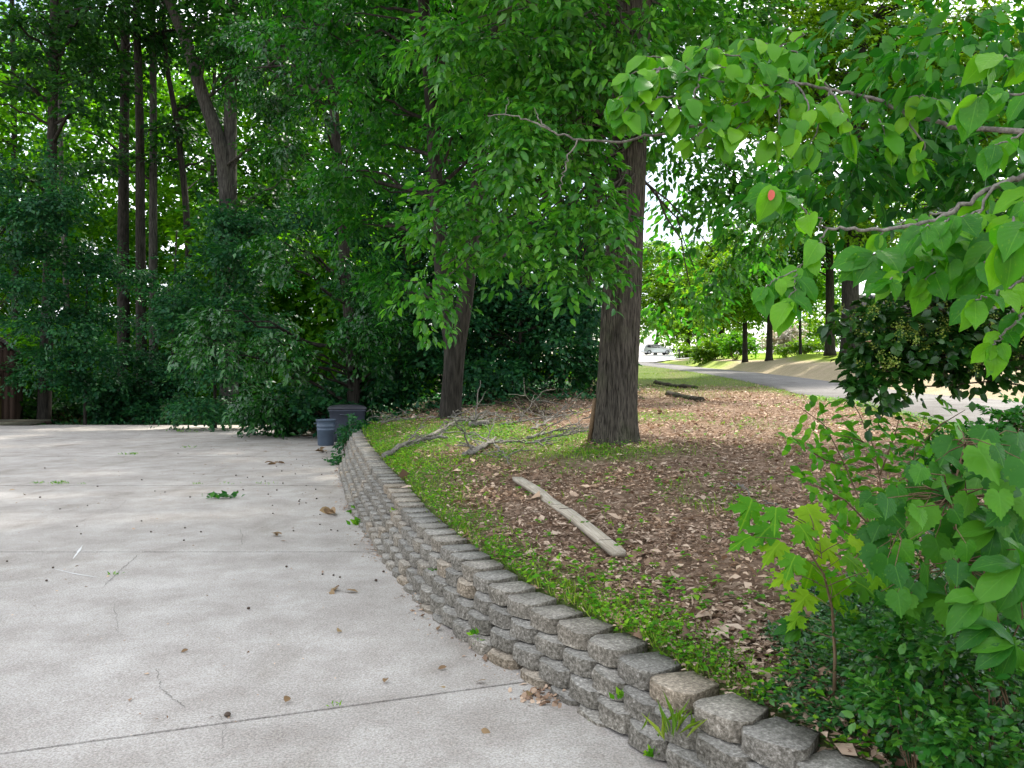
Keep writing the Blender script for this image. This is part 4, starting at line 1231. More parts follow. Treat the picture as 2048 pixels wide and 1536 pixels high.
# grass blades
x, d, e, rng = bank_samples(340000, 2.3, 75, 203, .95)
gw = grass_w(x, d) * np.clip(.75 + .6 * sfield(x, d, 33, 2.2), 0, 1.2)
vin = np.interp(d, [2.2, 3.0, 3.4, 4.3, 5.6], [1.45, 1.2, 1.05, 1.25, 1.75])
keep = (rng.random(len(x)) < gw * .5 + .004) & ((x < vin) | (d > 5.4))
x, d = x[keep], d[keep]; n = len(x)
P = np.stack([x, d, ground(x, d) - .005], 1)
A = np.stack([rng.normal(0, .5, n), rng.normal(0, .5, n), np.ones(n)], 1)
Nn = np.stack([rng.normal(0, 1, n), rng.normal(0, 1, n), rng.normal(0, .3, n)], 1)
lb = MB()
lb.leaves(tpl_kite(.05), P, A, Nn, rng.uniform(.04, .12, n) * np.interp(d, [3, 8, 20, 40, 75], [.75, .9, 1.0, 1.2, 1.8]))
lb.build("grass_blades", M_GRASS, kind='stuff')
# little seedlings in the litter: rosettes
x, d, e, rng = bank_samples(5200, 2.6, 20, 204, 1.0)
keep = sfield(x, d, 44, 1.1) + rng.normal(0, .5, len(x)) > .25
x, d = x[keep], d[keep]; n = len(x)
lb = MB()
for k_ in range(5):
    a = k_ * 1.257 + rng.uniform(-.4, .4, n)
    P = np.stack([x, d, ground(x, d) + rng.uniform(.025, .07, n)], 1)
    A = np.stack([np.cos(a), np.sin(a), rng.normal(0, .25, n)], 1)
    lb.leaves(KITE_W, P, A, np.stack([rng.normal(0, .3, n), rng.normal(0, .3, n), np.ones(n)], 1), rng.uniform(.03, .06, n))
lb.build("seedlings", M_CLOVER, kind='stuff')

# wood floor herbs at the far end of the driveway and under the dark trees
rng = np.random.default_rng(205)
n = 26000
x = rng.uniform(-34, 2.5, n); d = rng.uniform(22, 46, n)
off, k = wall_offset(x, d)
ok = ((d > FAR_EDGE + .3) | (off > .6)) & (x < road_center(d) - 4)
x, d = x[ok], d[ok]; n = len(x)
P = np.stack([x, d, ground(x, d) + rng.uniform(.02, .5, n) ** 2], 1)
lb = MB()
lb.leaves(KITE_W, P, np.stack([rng.normal(0, 1, n), rng.normal(0, 1, n), rng.normal(0, .5, n)], 1), np.stack([rng.normal(0, .4, n), rng.normal(0, .4, n), np.ones(n)], 1), rng.uniform(.1, .24, n))
lb.build("undergrowth", M_UNDER, kind='stuff')
# ivy-like ground cover, lower right
rng = np.random.default_rng(206)
n = 52000
x = rng.uniform(.95, 3.2, n); d = rng.uniform(2.2, 5.0, n)
bound = np.interp(d, [2.2, 3.0, 3.4, 4.3, 5.6], [1.55, 1.32, 1.16, 1.40, 1.95]) + .16 * sfield(x, d, 61, 5)
ok = (x > bound) & (wall_offset(x, d)[0] > .33)
ok &= rng.random(n) < np.clip((x - bound) * 3 + .35, 0, 1)
x, d = x[ok], d[ok]; n = len(x)
hump = .04 + .09 * np.clip((x - np.interp(d, [2.2, 3.4, 5.6], [1.4, 1.25, 2.0])) * 1.6, 0, 1)
P = np.stack([x, d, ground(x, d) + rng.uniform(.0, 1, n) * hump + .01], 1)
lb = MB()
lb.leaves(tpl_oval(.23), P, np.stack([rng.normal(0, 1, n), rng.normal(0, 1, n), rng.normal(.1, .35, n)], 1), np.stack([rng.normal(0, .35, n), rng.normal(0, .35, n) - .15, np.ones(n)], 1), rng.uniform(.026, .048, n))
lb.build("periwinkle_cover", M_VINCA, kind='stuff')

# ------------------------------------------------------------------ fallen branches and logs
def fallen(name, label, pix, r, twigs, seed, mat=None, lift=.0, cat="branch", group="fallen branches on the bank", tl=(.25, .9), rend=.35):
    rgp = random.Random(seed)
    P = np.array([onbank(*p) for p in pix])
    P[:, 2] += (r * .8 + .04 if cat != 'log' else r * .15) + lift
    s_ = np.linspace(0, len(P) - 1, max(8, len(P) * 5))
    Q = np.stack([np.interp(s_, np.arange(len(P)), P[:, c]) for c in range(3)], 1)
    for c in range(3): Q[1:-1, c] += [rgp.gauss(0, .012) for _ in Q[1:-1]]
    o = root(name, Q[0], label, cat, group)
    tb = MB(); tb.tube(Q - Q[0], np.linspace(r, r * rend, len(Q)) * np.array([rgp.uniform(.82, 1.2) if r > .08 else rgp.uniform(.93, 1.07) for _ in Q]), 9)
    tb.build("stem", mat or M_TWIG, o, True)
    dirn = unit(Q[-1] - Q[0])
    for k_ in range(int(twigs * 1.5)):
        tw = MB()
        i = rgp.randrange(1, len(Q) - 1)
        side = np.array([rgp.gauss(0, .7), rgp.gauss(0, .7), rgp.uniform(-.1, .38)])
        v = unit(dirn * rgp.uniform(.2, 1.1) + side)
        L_ = rgp.uniform(*tl)
        end = Q[i] + v * L_
        end[2] = max(end[2], gz(end[0], end[1]) + .02)
        bp = branch_path(Q[i], end, rgp.uniform(-.05, .2), 7, .03, rgp) - Q[0]
        tw.tube(bp, np.linspace(max(.009, r * .42), .005, 7), 5, cap=False)
        for _ in range(2):
            j = rgp.randrange(2, 6)
            e2 = bp[j] + unit(v + np.array([rgp.gauss(0, .8), rgp.gauss(0, .8), rgp.gauss(.0, .4)])) * L_ * rgp.uniform(.25, .5)
            tw.tube(branch_path(bp[j], e2, .08, 5, .03, rgp), np.linspace(.008, .004, 5), 4, cap=False)
        tw.build("twig", mat or M_TWIG, o)
    return o
fallen("fallen_branch", "pale cut-ended branch lying nearest the wall in the clover", [(768, 922), (806, 900), (850, 887), (895, 882)], .042, 5, 1, rend=.6)
fallen("fallen_branch", "dead branch with upright twigs above the pale cut-ended one", [(850, 886), (905, 852), (938, 846), (975, 860)], .035, 12, 2, tl=(.3, .8))
fallen("fallen_branch", "forked grey branch pointing at the plank, nearest the leaf litter", [(928, 918), (960, 900), (990, 890), (1050, 893), (1105, 898)], .032, 5, 3)
fallen("fallen_branch", "short thick grey limb crossing behind the forked one", [(940, 916), (975, 898), (992, 884)], .04, 3, 4)
fallen("fallen_branch", "crooked thin branch bending towards the camera below the forked one", [(987, 893), (1003, 912), (1020, 938)], .02, 3, 5, tl=(.15, .4))
fallen("fallen_branch", "long low branch running from the bins toward the twin trunk", [(762, 849), (830, 842), (905, 840), (985, 856)], .032, 14, 6, M_TWIG, tl=(.3, 1.0))
fallen("fallen_branch", "short broken log-like limb in front of the twin trunk", [(940, 857), (978, 855)], .06, 2, 7, rend=.9)
fallen("fallen_branch", "long straight stick leading up to the foot of the oak", [(1055, 883), (1110, 869), (1182, 863)], .028, 4, 8)
fallen("fallen_branch", "second stick below the straight one by the oak foot", [(1070, 890), (1135, 876), (1188, 868)], .022, 3, 9)
fallen("fallen_branch", "arched dark branch left of the leaning board", [(1040, 842), (1070, 815), (1110, 803), (1145, 803)], .026, 9, 10, M_TWIGD, lift=.06, tl=(.3, 1.0))
fallen("fallen_branch", "dark branch lying right of the twin trunk foot", [(925, 800), (970, 800), (1012, 815), (1060, 828), (1100, 836)], .035, 14, 11, M_TWIGD, tl=(.3, 1.1))
fallen("fallen_branch", "thin bowed branch furthest back before the dark bushes", [(960, 790), (1010, 782), (1060, 776), (1110, 772)], .022, 9, 12, M_TWIGD, lift=.05, tl=(.3, .9))
fallen("fallen_branch", "curved stick in the green patch between oak and twin trunk", [(1062, 866), (1090, 852), (1112, 836), (1135, 812)], .024, 7, 13, tl=(.3, .9))
fallen("fallen_branch", "tangled branch hanging over the wall end beside the bins", [(690, 868), (720, 850), (760, 838), (800, 838)], .026, 12, 14, M_TWIG, lift=.12, tl=(.4, 1.1))
fallen("fallen_branch", "reddish brush left of the twin trunk under the dark bushes", [(700, 822), (750, 808), (810, 802), (860, 808)], .022, 12, 15, M_TWIGD, lift=.05, tl=(.3, 1.0))
fallen("fallen_branch", "long sweeping branch right of centre in the green patch", [(1000, 856), (1060, 846), (1120, 838), (1180, 826)], .024, 10, 16, tl=(.3, 1.0))
fallen("fallen_twig", "thin pale forked twig in the litter beyond the maple sapling", [(1460, 975), (1492, 985), (1500, 1012), (1496, 1050)], .008, 3, 17, tl=(.1, .3), group=None, cat="twig")
fallen("fallen_twig", "bent twig by the mossy logs", [(1270, 790), (1295, 772), (1330, 778)], .014, 3, 18, M_TWIGD, tl=(.2, .5), group=None, cat="twig")
M_LOG = barkmat("log_mossy", (.02, .016, .012), (.07, .06, .045), 7, .5, .9, moss=.9)
fallen("mossy_log", "mossy log with grass behind it, upper of the two logs near the road", [(1312, 768), (1350, 776), (1392, 778)], .14, 0, 19, M_LOG, cat="log", group=None, rend=.85)
fallen("mossy_log", "dark rotting log lower of the two logs near the road", [(1338, 790), (1370, 799), (1402, 803)], .12, 0, 20, M_LOG, cat="log", group=None, rend=.8)

# plank lying in the litter
pa, pb = onbank(1238, 1122), onbank(1034, 968)
pa[2] += .05; pb[2] += .06
dv = pb - pa; Lp = np.linalg.norm(dv)
o = root("plank", pa, "weathered pale wooden plank lying on the leaf litter", "plank")
mb = MB()
q_ = Vector(dv).to_track_quat('Y', 'Z'); o.rotation_euler = q_.to_euler()
prof_ = lambda t: .035 * math.sin(math.pi * t) - .03 * math.exp(-((t - .55) / .08) ** 2)
V = []; Q = []
for i, t in enumerate(np.linspace(0, 1, 11)):
    for sx_, sz_ in ((-.054, -.022), (.054, -.022), (.054, .022), (-.054, .022)):
        V.append((sx_, t * Lp, sz_ + prof_(t)))
    if i < 10: Q += [(i * 4 + j, i * 4 + (j + 1) % 4, (i + 1) * 4 + (j + 1) % 4, (i + 1) * 4 + j) for j in range(4)]
Q += [(0, 3, 2, 1), (40, 41, 42, 43)]
m_, nt_, N_, L_, b_ = newmat("plank_grain")
gr_ = noise(nt_, 5, 6, .65, stretch=(16, .5, 16))
L_.new(mixcol(nt_, .5, ramp(nt_, gr_, [(.3, (.22, .175, .125)), (.5, (.38, .33, .255)), (.7, (.50, .45, .37))]), ramp(nt_, noise(nt_, 3, 4), [(.35, (.7, .7, .7)), (.65, (1.15, 1.15, 1.15))]), 'MULTIPLY'), b_.inputs['Base Color'])
b_.inputs['Roughness'].default_value = .9; bump(nt_, b_, gr_, .4, .006)
mb = MB(); mb.add(V, None, Q); mb.build("board", m_, o)
for t_ in (.09, .42, .50):
    MB().box((0, t_ * Lp, prof_(t_) + .0215), (.110, .008, .004)).build("saw_mark", M_JOINT, o)
# brown board leaning on the oak
g = onbank(1186, 832)
o = root("leaning_board", (1.19, 12.02, gz(1.19, 12.02)), "narrow reddish board standing against the left side of the oak", "board")
mb = MB(); mb.tube([(-.02, 0, .0), (.07, .0, .66)], [.045, .04], 4); mb.build("board", M_STEM, o)

# ------------------------------------------------------------------ bins
def lathe(mb, prof, seg=28, mi=0):
    n_ = len(prof)
    th = np.linspace(0, 2 * np.pi, seg, endpoint=False)
    V = np.concatenate([np.stack([r * np.cos(th), r * np.sin(th), np.full(seg, z)], 1) for r, z in prof])
    Q = [(i * seg + j, i * seg + (j + 1) % seg, (i + 1) * seg + (j + 1) % seg, (i + 1) * seg + j) for i in range(n_ - 1) for j in range(seg)]
    mb.add(V, None, Q, mi)
    return mb
o = root("trash_can", (-5.0, 21.5, 0), "small round blue-grey plastic trash can without a lid at the wall end", "trash can")
mb = lathe(MB(), [(0, .01), (.205, .0), (.215, .02), (.235, .40), (.243, .405), (.245, .44), (.237, .45), (.240, .49), (.248, .495), (.250, .53), (.243, .54), (.250, .66), (.268, .665), (.27, .70), (.262, .705), (.245, .70), (.235, .5), (.2, .04), (0, .03)])
mb.build("body", M_BIN, o, True)
for s_ in (-1, 1):
    MB().tube([(s_ * .255, -.06, .60), (s_ * .295, -.05, .60), (s_ * .30, .05, .60), (s_ * .255, .06, .60)], .013, 6).build("handle", M_BIN, o, True)
o = root("storage_bin", (-4.78, 23.2, 0), "large dark grey plastic bin with a domed lid behind the small trash can", "bin")
o.rotation_euler = (0, 0, R(12))
mb = MB()
def rr_ring(w, dd, z, r=.09, n_=5):
    out = []
    for cx_, cy_, a0 in ((w / 2 - r, dd / 2 - r, 0), (-w / 2 + r, dd / 2 - r, 90), (-w / 2 + r, -dd / 2 + r, 180), (w / 2 - r, -dd / 2 + r, 270)):
        for k_ in range(n_):
            a = R(a0 + 90 * k_ / (n_ - 1)); out.append((cx_ + r * math.cos(a), cy_ + r * math.sin(a), z))
    return out
def loft(mb, rings):
    m_ = len(rings[0]); V = [p for r_ in rings for p in r_]
    Q = [(i * m_ + j, i * m_ + (j + 1) % m_, (i + 1) * m_ + (j + 1) % m_, (i + 1) * m_ + j) for i in range(len(rings) - 1) for j in range(m_)]
    c0 = np.mean(rings[0], 0); c1 = np.mean(rings[-1], 0)
    V += [c0, c1]; a, b_ = len(V) - 2, len(V) - 1; l_ = (len(rings) - 1) * m_
    T = [(a, (j + 1) % m_, j) for j in range(m_)] + [(b_, l_ + j, l_ + (j + 1) % m_) for j in range(m_)]
    mb.add(V, T, Q); return mb
loft(mb, [rr_ring(.92, .74, .0), rr_ring(.95, .77, .3), rr_ring(1.0, .82, .86), rr_ring(1.06, .88, .87), rr_ring(1.06, .88, .92)]).build("body", M_BIND, o)
loft(MB(), [rr_ring(1.1, .92, .925), rr_ring(1.1, .92, .965), rr_ring(.98, .8, 1.01), rr_ring(.6, .45, 1.05)]).build("lid", M_LID, o)
MB().tube([(-.2, -.44, .78), (-.2, -.50, .78), (.2, -.50, .78), (.2, -.44, .78)], .016, 6).build("handle", M_BIND, o, True)
for s_ in (-1, 1):
    MB().tube([(s_ * .42 - .04, .4, .10), (s_ * .42 + .04, .4, .10)], .10, 16).build("wheel", M_RUBBER, o)

# ------------------------------------------------------------------ shed and ramp
SX, SY = -20.5, 33.6
o = root("garden_shed", (SX - .35, SY, -.1), "dark brown wooden garden shed with an olive door at the driveway edge", "shed")
o.rotation_euler = (0, 0, R(27))
mb = MB()
wW, wD, eh, rh = 3.2, 3.6, 3.05, 4.35
V = [(-wW, 0, 0), (0, 0, 0), (0, 0, eh), (-wW / 2, 0, rh), (-wW, 0, eh), (-wW, wD, 0), (0, wD, 0), (0, wD, eh), (-wW / 2, wD, rh), (-wW, wD, eh)]
mb.add(V, [(2, 3, 4), (7, 9, 8)], [(0, 1, 2, 4), (1, 6, 7, 2), (5, 0, 4, 9), (6, 5, 9, 7)]); mb.build("wall", M_SHEDW, o)
for s_ in (0, 1):
    a = np.array([(-wW / 2, -.25, rh + .06), (-wW / 2, wD + .25, rh + .06)]); x_e = .28 if s_ == 0 else -wW - .28
    b_ = np.array([(x_e, -.25, eh - .18), (x_e, wD + .25, eh - .18)])
    v = np.concatenate([a, b_]); v2 = v + np.array([0, 0, .07])
    MB().add(np.concatenate([v, v2]), None, [(0, 2, 3, 1), (4, 5, 7, 6), (0, 4, 6, 2), (1, 3, 7, 5), (2, 6, 7, 3), (0, 1, 5, 4)]).build("roof", M_ROOF, o)
pl_me = MB().box((0, 0, 0), (.205, .03, 1.0)).mesh("plank", M_SHEDW)
for k_ in range(15):
    xk = -.11 - k_ * .213
    h_ = eh + (min(-xk, wW + xk)) * (rh - eh) / (wW / 2) - .02
    q = link("plank", pl_me, o, (xk, -.018, h_ / 2)); q.scale = (1, 1, h_)
for k_ in range(6):
    q = link("plank", pl_me, o, (.018, .12 + k_ * .213, eh / 2)); q.rotation_euler = (0, 0, R(90)); q.scale = (1, 1, eh - .02)
dd = MB().box((-1.25, -.06, 1.12), (1.5, .05, 2.16)).build("door", M_SHEDY, o)
mb = MB(); mb.box((-1.25, -.10, 2.14), (1.5, .03, .13)); mb.box((-1.25, -.10, 1.18), (1.5, .03, .13)); mb.box((-1.25, -.10, .12), (1.5, .03, .13))
mb.build("rail", M_SHEDW, dd, kind=None)
mb = MB()
mb.tube([(-1.95, -.10, .2), (-.55, -.10, 1.1)], .07, 4); mb.tube([(-.55, -.10, .2), (-1.95, -.10, 1.1)], .07, 4)
mb.build("brace", M_SHEDW, dd)
MB().box((-.25, -.08, 2.35), (2.9, .06, .12)).build("lintel", M_SHEDW, o)
o = root("wooden_ramp", (-19.75, 31.6, 0), "low grey wooden ramp in front of the brown shed", "ramp")
MB().box((-.5, .95, .09), (3.0, .06, .10)).build("frame", M_SHEDW, o)
for k_ in range(9):
    zz = .05 + .10 * k_ / 8
    q = MB().box((-.5, .1 + k_ * .2, zz + .0), (2.5 + .0 * k_, .185, .05)).build("plank", M_DECK, o)

# ------------------------------------------------------------------ car, mailbox, house
def car():
    gzv = gz(21.7, 120) + .11
    o = root("parked_car", (21.7, 120, gzv), "pale silver estate car parked across the far street", "car")
    o.rotation_euler = (0, 0, R(6))
    L0, Wd = 4.4, 1.75
    prof = [(-2.2, .35), (-2.22, .75), (-2.12, .95), (-1.9, 1.32), (-1.55, 1.46), (-.4, 1.50), (.25, 1.44), (1.0, 1.0), (1.9, .86), (2.18, .70), (2.2, .38), (1.75, .26), (-1.75, .26)]
    mb = MB(); n_ = len(prof)
    V = []
    for yy_, sc_ in ((-Wd / 2, .93), (-Wd / 2 + .06, 1.0), (Wd / 2 - .06, 1.0), (Wd / 2, .93)):
        for x_, z_ in prof:
            tuck = .16 if z_ > 1.1 and abs(yy_) > Wd / 2 - .08 else 0
            V.append((x_ * (1 if sc_ == 1 else .985), yy_ - math.copysign(tuck, yy_), .85 + (z_ - .85) * sc_))
    Q = [(r_ * n_ + j, r_ * n_ + (j + 1) % n_, (r_ + 1) * n_ + (j + 1) % n_, (r_ + 1) * n_ + j) for r_ in range(3) for j in range(n_)]
    cA = len(V); V.append((0, -Wd / 2 + .02, .8)); V.append((0, Wd / 2 - .02, .8))
    T = [(cA, j, (j + 1) % n_) for j in range(n_)] + [(cA + 1, 3 * n_ + (j + 1) % n_, 3 * n_ + j) for j in range(n_)]
    mb.add(V, T, Q).build("body", M_CARP, o)
    for s_ in (-1, 1):
        y_ = s_ * (Wd / 2 - .10)
        for poly in ([(-1.78, 1.0), (-1.0, 1.0), (-1.0, 1.38), (-1.5, 1.38)], [(-.94, 1.0), (-.1, 1.0), (-.1, 1.40), (-.94, 1.40)], [(-.04, 1.0), (.82, 1.0), (.26, 1.36), (-.04, 1.39)]):
            V = [(x_, y_ - s_ * .03, z_) for x_, z_ in poly] + [(x_, y_ + s_ * .05 - s_ * (.12 if z_ > 1.2 else 0), z_) for x_, z_ in poly]
            MB().add(V, None, [(0, 1, 2, 3), (4, 5, 6, 7), (0, 1, 5, 4), (1, 2, 6, 5), (2, 3, 7, 6), (3, 0, 4, 7)]).build("window", M_GLASS, o)
        for x_ in (-1.35, 1.38):
            w_ = MB().tube([(x_, s_ * (Wd / 2 - .2), .31), (x_, s_ * (Wd / 2 + .015), .31)], .32, 22).build("wheel", M_RUBBER, o)
            MB().tube([(x_, s_ * (Wd / 2 - .05), .31), (x_, s_ * (Wd / 2 + .03), .31)], .2, 14).build("rim", M_METAL, w_)
        MB().box((2.14, s_ * .62, .68), (.12, .36, .14)).build("headlight", M_GLASS, o)
    MB().add([(.30, -.62, 1.43), (.30, .62, 1.43), (1.0, .7, 1.03), (1.0, -.7, 1.03), (.28, -.62, 1.36), (.28, .62, 1.36), (.96, .7, .98), (.96, -.7, .98)], None,
             [(0, 1, 2, 3), (4, 7, 6, 5), (0, 4, 5, 1), (1, 5, 6, 2), (2, 6, 7, 3), (3, 7, 4, 0)]).build("windscreen", M_GLASS, o)
    for s_ in (-1, 1):
        MB().tube([(-1.6, s_ * .6, 1.5), (-.1, s_ * .6, 1.53)], .025, 5).build("roof_rail", M_BLACK, o)
car()
mx, my = (1359 - 1024) / FPX * 103, 103
o = root("mailbox", (mx, my, gz(mx, my)), "dark mailbox on a post by the far street", "mailbox")
MB().box((0, 0, .5), (.12, .12, 1.05)).build("post", M_BLACK, o)
mb = MB(); th = np.linspace(0, np.pi, 8)
ring = [(-.11, 0)] + [(-.11 * math.cos(t), .14 + .12 * math.sin(t)) for t in th] + [(.11, 0)]
n_ = len(ring)
mb.add([(x_ - .12, y_, 1.03 + z_) for y_ in (-.3, .3) for x_, z_ in ring][:], None, [(j, (j + 1) % n_, n_ + (j + 1) % n_, n_ + j) for j in range(n_)])
mb.add([(x_ - .12, -.3, 1.03 + z_) for x_, z_ in ring] + [(-.12, -.3, 1.1)], [(j, (j + 1) % n_, n_) for j in range(n_)])
bx_ = mb.build("box", M_BLACK, o)
MB().box((.01, -.1, 1.3), (.02, .03, .18)).build("flag", M_RED, bx_)

hx, hy = 41.0, 76.0
hz_ = gz(hx, hy)
o = root("house", (hx, hy, hz_), "white sided house with brick base seen through the dark shrub", "house")
o.rotation_euler = (0, 0, R(-8))
MB().box((0, 0, .35), (15, 8, .9)).build("foundation", M_BRICK, o)
clap = MB().box((0, -4.02, 0), (15.0, .04, .19)).mesh("siding", M_WHITE)
MB().box((0, 0, 1.95), (14.96, 7.96, 2.3)).build("wall", M_WHITE, o)
for k_ in range(11):
    link("siding", clap, o, (0, 0, .92 + k_ * .2))
mb = MB(); V = [(-8, -4.6, 3.05), (8, -4.6, 3.05), (8, 0, 5.2), (-8, 0, 5.2), (8, 4.6, 3.05), (-8, 4.6, 3.05)]
mb.add(V + [(x_, y_, z_ + .15) for x_, y_, z_ in V], [], [(0, 1, 2, 3), (3, 2, 4, 5), (6, 9, 8, 7), (9, 11, 10, 8), (0, 6, 7, 1), (4, 10, 11, 5), (1, 7, 8, 2), (2, 8, 10, 4), (0, 3, 9, 6), (3, 5, 11, 9)])
mb.build("roof", M_ROOF, o)
for xk in (-5.6, -3.0, 3.2, 5.8):
    f = MB().box((xk, -4.06, 2.0), (1.3, .08, 1.5)).build("window", M_WHITE, o)
    MB().box((xk, -4.12, 2.0), (1.1, .04, 1.3)).build("pane", M_GLASS, f)
dr = MB().box((.1, -4.06, 1.75), (1.0, .08, 2.1)).build("door", M_BRICK, o)

# ------------------------------------------------------------------ dogwood in front on the right
DOG = [leaf_mesh("leaf", leaf_grid('dogwood', s_), M_DOG) for s_ in range(8)]
dtr = np.array([2.75, 2.75]); dz = gz(*dtr)
dog = root("dogwood_tree", (dtr[0], dtr[1], dz), "dogwood with big bright leaves reaching in from the right", "tree")
D0 = np.array([dtr[0], dtr[1], dz])
dogb = MB()
dogb.tube([(0, 0, -.1), (.03, .02, .7), (-.02, 0, 1.5), (-.05, .05, 2.3), (.05, .1, 3.4)], [.06, .05, .045, .035, .02], 10)
rgd = random.Random(77)
nleaf = [0]; extra = []
def dl(pos, size, out=None, face=.8):
    out = np.array([0, 0, 0]) if out is None else out
    ax = np.array([rgd.gauss(0, .5), rgd.gauss(-.15, .35), rgd.gauss(-.62, .3)]) + out
    nm = np.array([rgd.gauss(0, .35), -face + rgd.gauss(0, .3), rgd.uniform(.35, 1.0)])
    me = rgd.choice(DOG); sz = size * rgd.uniform(.55, 1.18)
    if nleaf[0] < 298:
        nleaf[0] += 1
        place_leaf("leaf", me, dog, np.asarray(pos) - D0, ax, nm, sz)
    else:
        extra.append((np.asarray(pos) - D0, ax, nm, sz))
def dtwig(pts, r0, r1, step=.07, size=.1, skip=0.0, leaves=True, face=.8, tipn=3):
    P = np.array([at(*p) for p in pts]); s_ = np.linspace(0, len(P) - 1, len(P) * 5)
    Q = np.stack([np.interp(s_, np.arange(len(P)), P[:, c]) for c in range(3)], 1)
    k_ = np.ones(3) / 3
    for c in range(3): Q[1:-1, c] = np.convolve(Q[:, c], k_, 'valid') + np.array([rgd.gauss(0, .004) for _ in range(len(Q) - 2)])
    dogb.tube(Q - D0, np.linspace(r0, r1, len(Q)), 7)
    if not leaves: return
    L_ = np.r_[0, np.cumsum(np.linalg.norm(np.diff(Q, axis=0), axis=1))]
    s = skip
    while s < L_[-1]:
        p = np.array([np.interp(s, L_, Q[:, c]) for c in range(3)])
        tn = unit(Q[min(len(Q) - 1, np.searchsorted(L_, s) + 1)] - Q[max(0, np.searchsorted(L_, s) - 1)])
        sd_ = unit(np.cross(tn, [0, 0, 1.0]))
        for sg in (-1, 1):
            if rgd.random() < .88: dl(p + sd_ * sg * .012, size, sd_ * sg * .55 + tn * .25, face)
        s += step * rgd.uniform(.7, 1.3)
    for _ in range(tipn): dl(Q[-1], size, unit(Q[-1] - Q[-3]) * .7, face)
# lower limb and its twigs
dogb.tube(bez((-.03, .02, 1.1), (-.35, -.2, 1.35), at(2060, 350, 2.45) - D0, 8), np.linspace(.028, .013, 8), 8)
dtwig([(2060, 350, 2.45), (1990, 370, 2.45), (1920, 415, 2.45), (1843, 449, 2.45), (1770, 459, 2.42), (1700, 461, 2.4), (1655, 457, 2.4)], .009, .004, leaves=False)
dtwig([(1655, 457, 2.4), (1620, 425, 2.4), (1585, 400, 2.4), (1550, 385, 2.38)], .003, .0018, skip=.12, size=.115, tipn=5)
dtwig([(1655, 457, 2.4), (1625, 500, 2.36), (1605, 530, 2.34), (1590, 560, 2.3)], .003, .0018, skip=.09, size=.095, tipn=6)
dtwig([(1605, 530, 2.34), (1560, 555, 2.3), (1530, 575, 2.28)], .002, .0015, skip=.05, size=.095, tipn=3)
dtwig([(1590, 560, 2.3), (1580, 605, 2.25)], .002, .0015, skip=.03, size=.1, tipn=3)
dtwig([(1990, 370, 2.45), (1950, 440, 2.4), (1890, 480, 2.35), (1800, 500, 2.3), (1745, 510, 2.3)], .005, .002, step=.036, size=.115, tipn=5)
dtwig([(1950, 440, 2.4), (1900, 520, 2.3), (1850, 560, 2.25)], .003, .002, step=.045, size=.105)
dtwig([(1890, 480, 2.35), (1830, 530, 2.25), (1780, 560, 2.2)], .003, .002, step=.05, size=.10)
dtwig([(1960, 420, 2.3), (1900, 440, 2.2), (1850, 455, 2.15)], .003, .002, step=.05, size=.10)
dtwig([(1920, 415, 2.45), (1860, 430, 2.5), (1800, 445, 2.55), (1760, 470, 2.55)], .004, .002, step=.08, size=.085, skip=.1)
dtwig([(2070, 380, 2.3), (2030, 430, 2.25), (1990, 500, 2.2), (1960, 540, 2.2)], .005, .002, step=.04, size=.12)
dtwig([(2090, 400, 2.0), (2050, 450, 2.0), (2020, 480, 2.0)], .004, .002, step=.04, size=.12)
dtwig([(2090, 100, 2.3), (2040, 120, 2.3), (1980, 110, 2.35)], .004, .002, step=.05, size=.11)
dtwig([(2080, 520, 2.2), (2040, 560, 2.15), (1990, 590, 2.1), (1950, 600, 2.1)], .005, .002, step=.06, size=.105)
dtwig([(2080, 600, 2.3), (2040, 640, 2.2), (2010, 670, 2.2), (1985, 690, 2.2)], .005, .002, step=.06, size=.095)
dtwig([(2090, 180, 2.2), (2040, 190, 2.2), (1990, 185, 2.2), (1955, 195, 2.2)], .004, .002, step=.07, size=.115, tipn=3)
dtwig([(2090, 250, 2.25), (2040, 270, 2.2), (1990, 290, 2.15)], .004, .002, step=.06, size=.11)
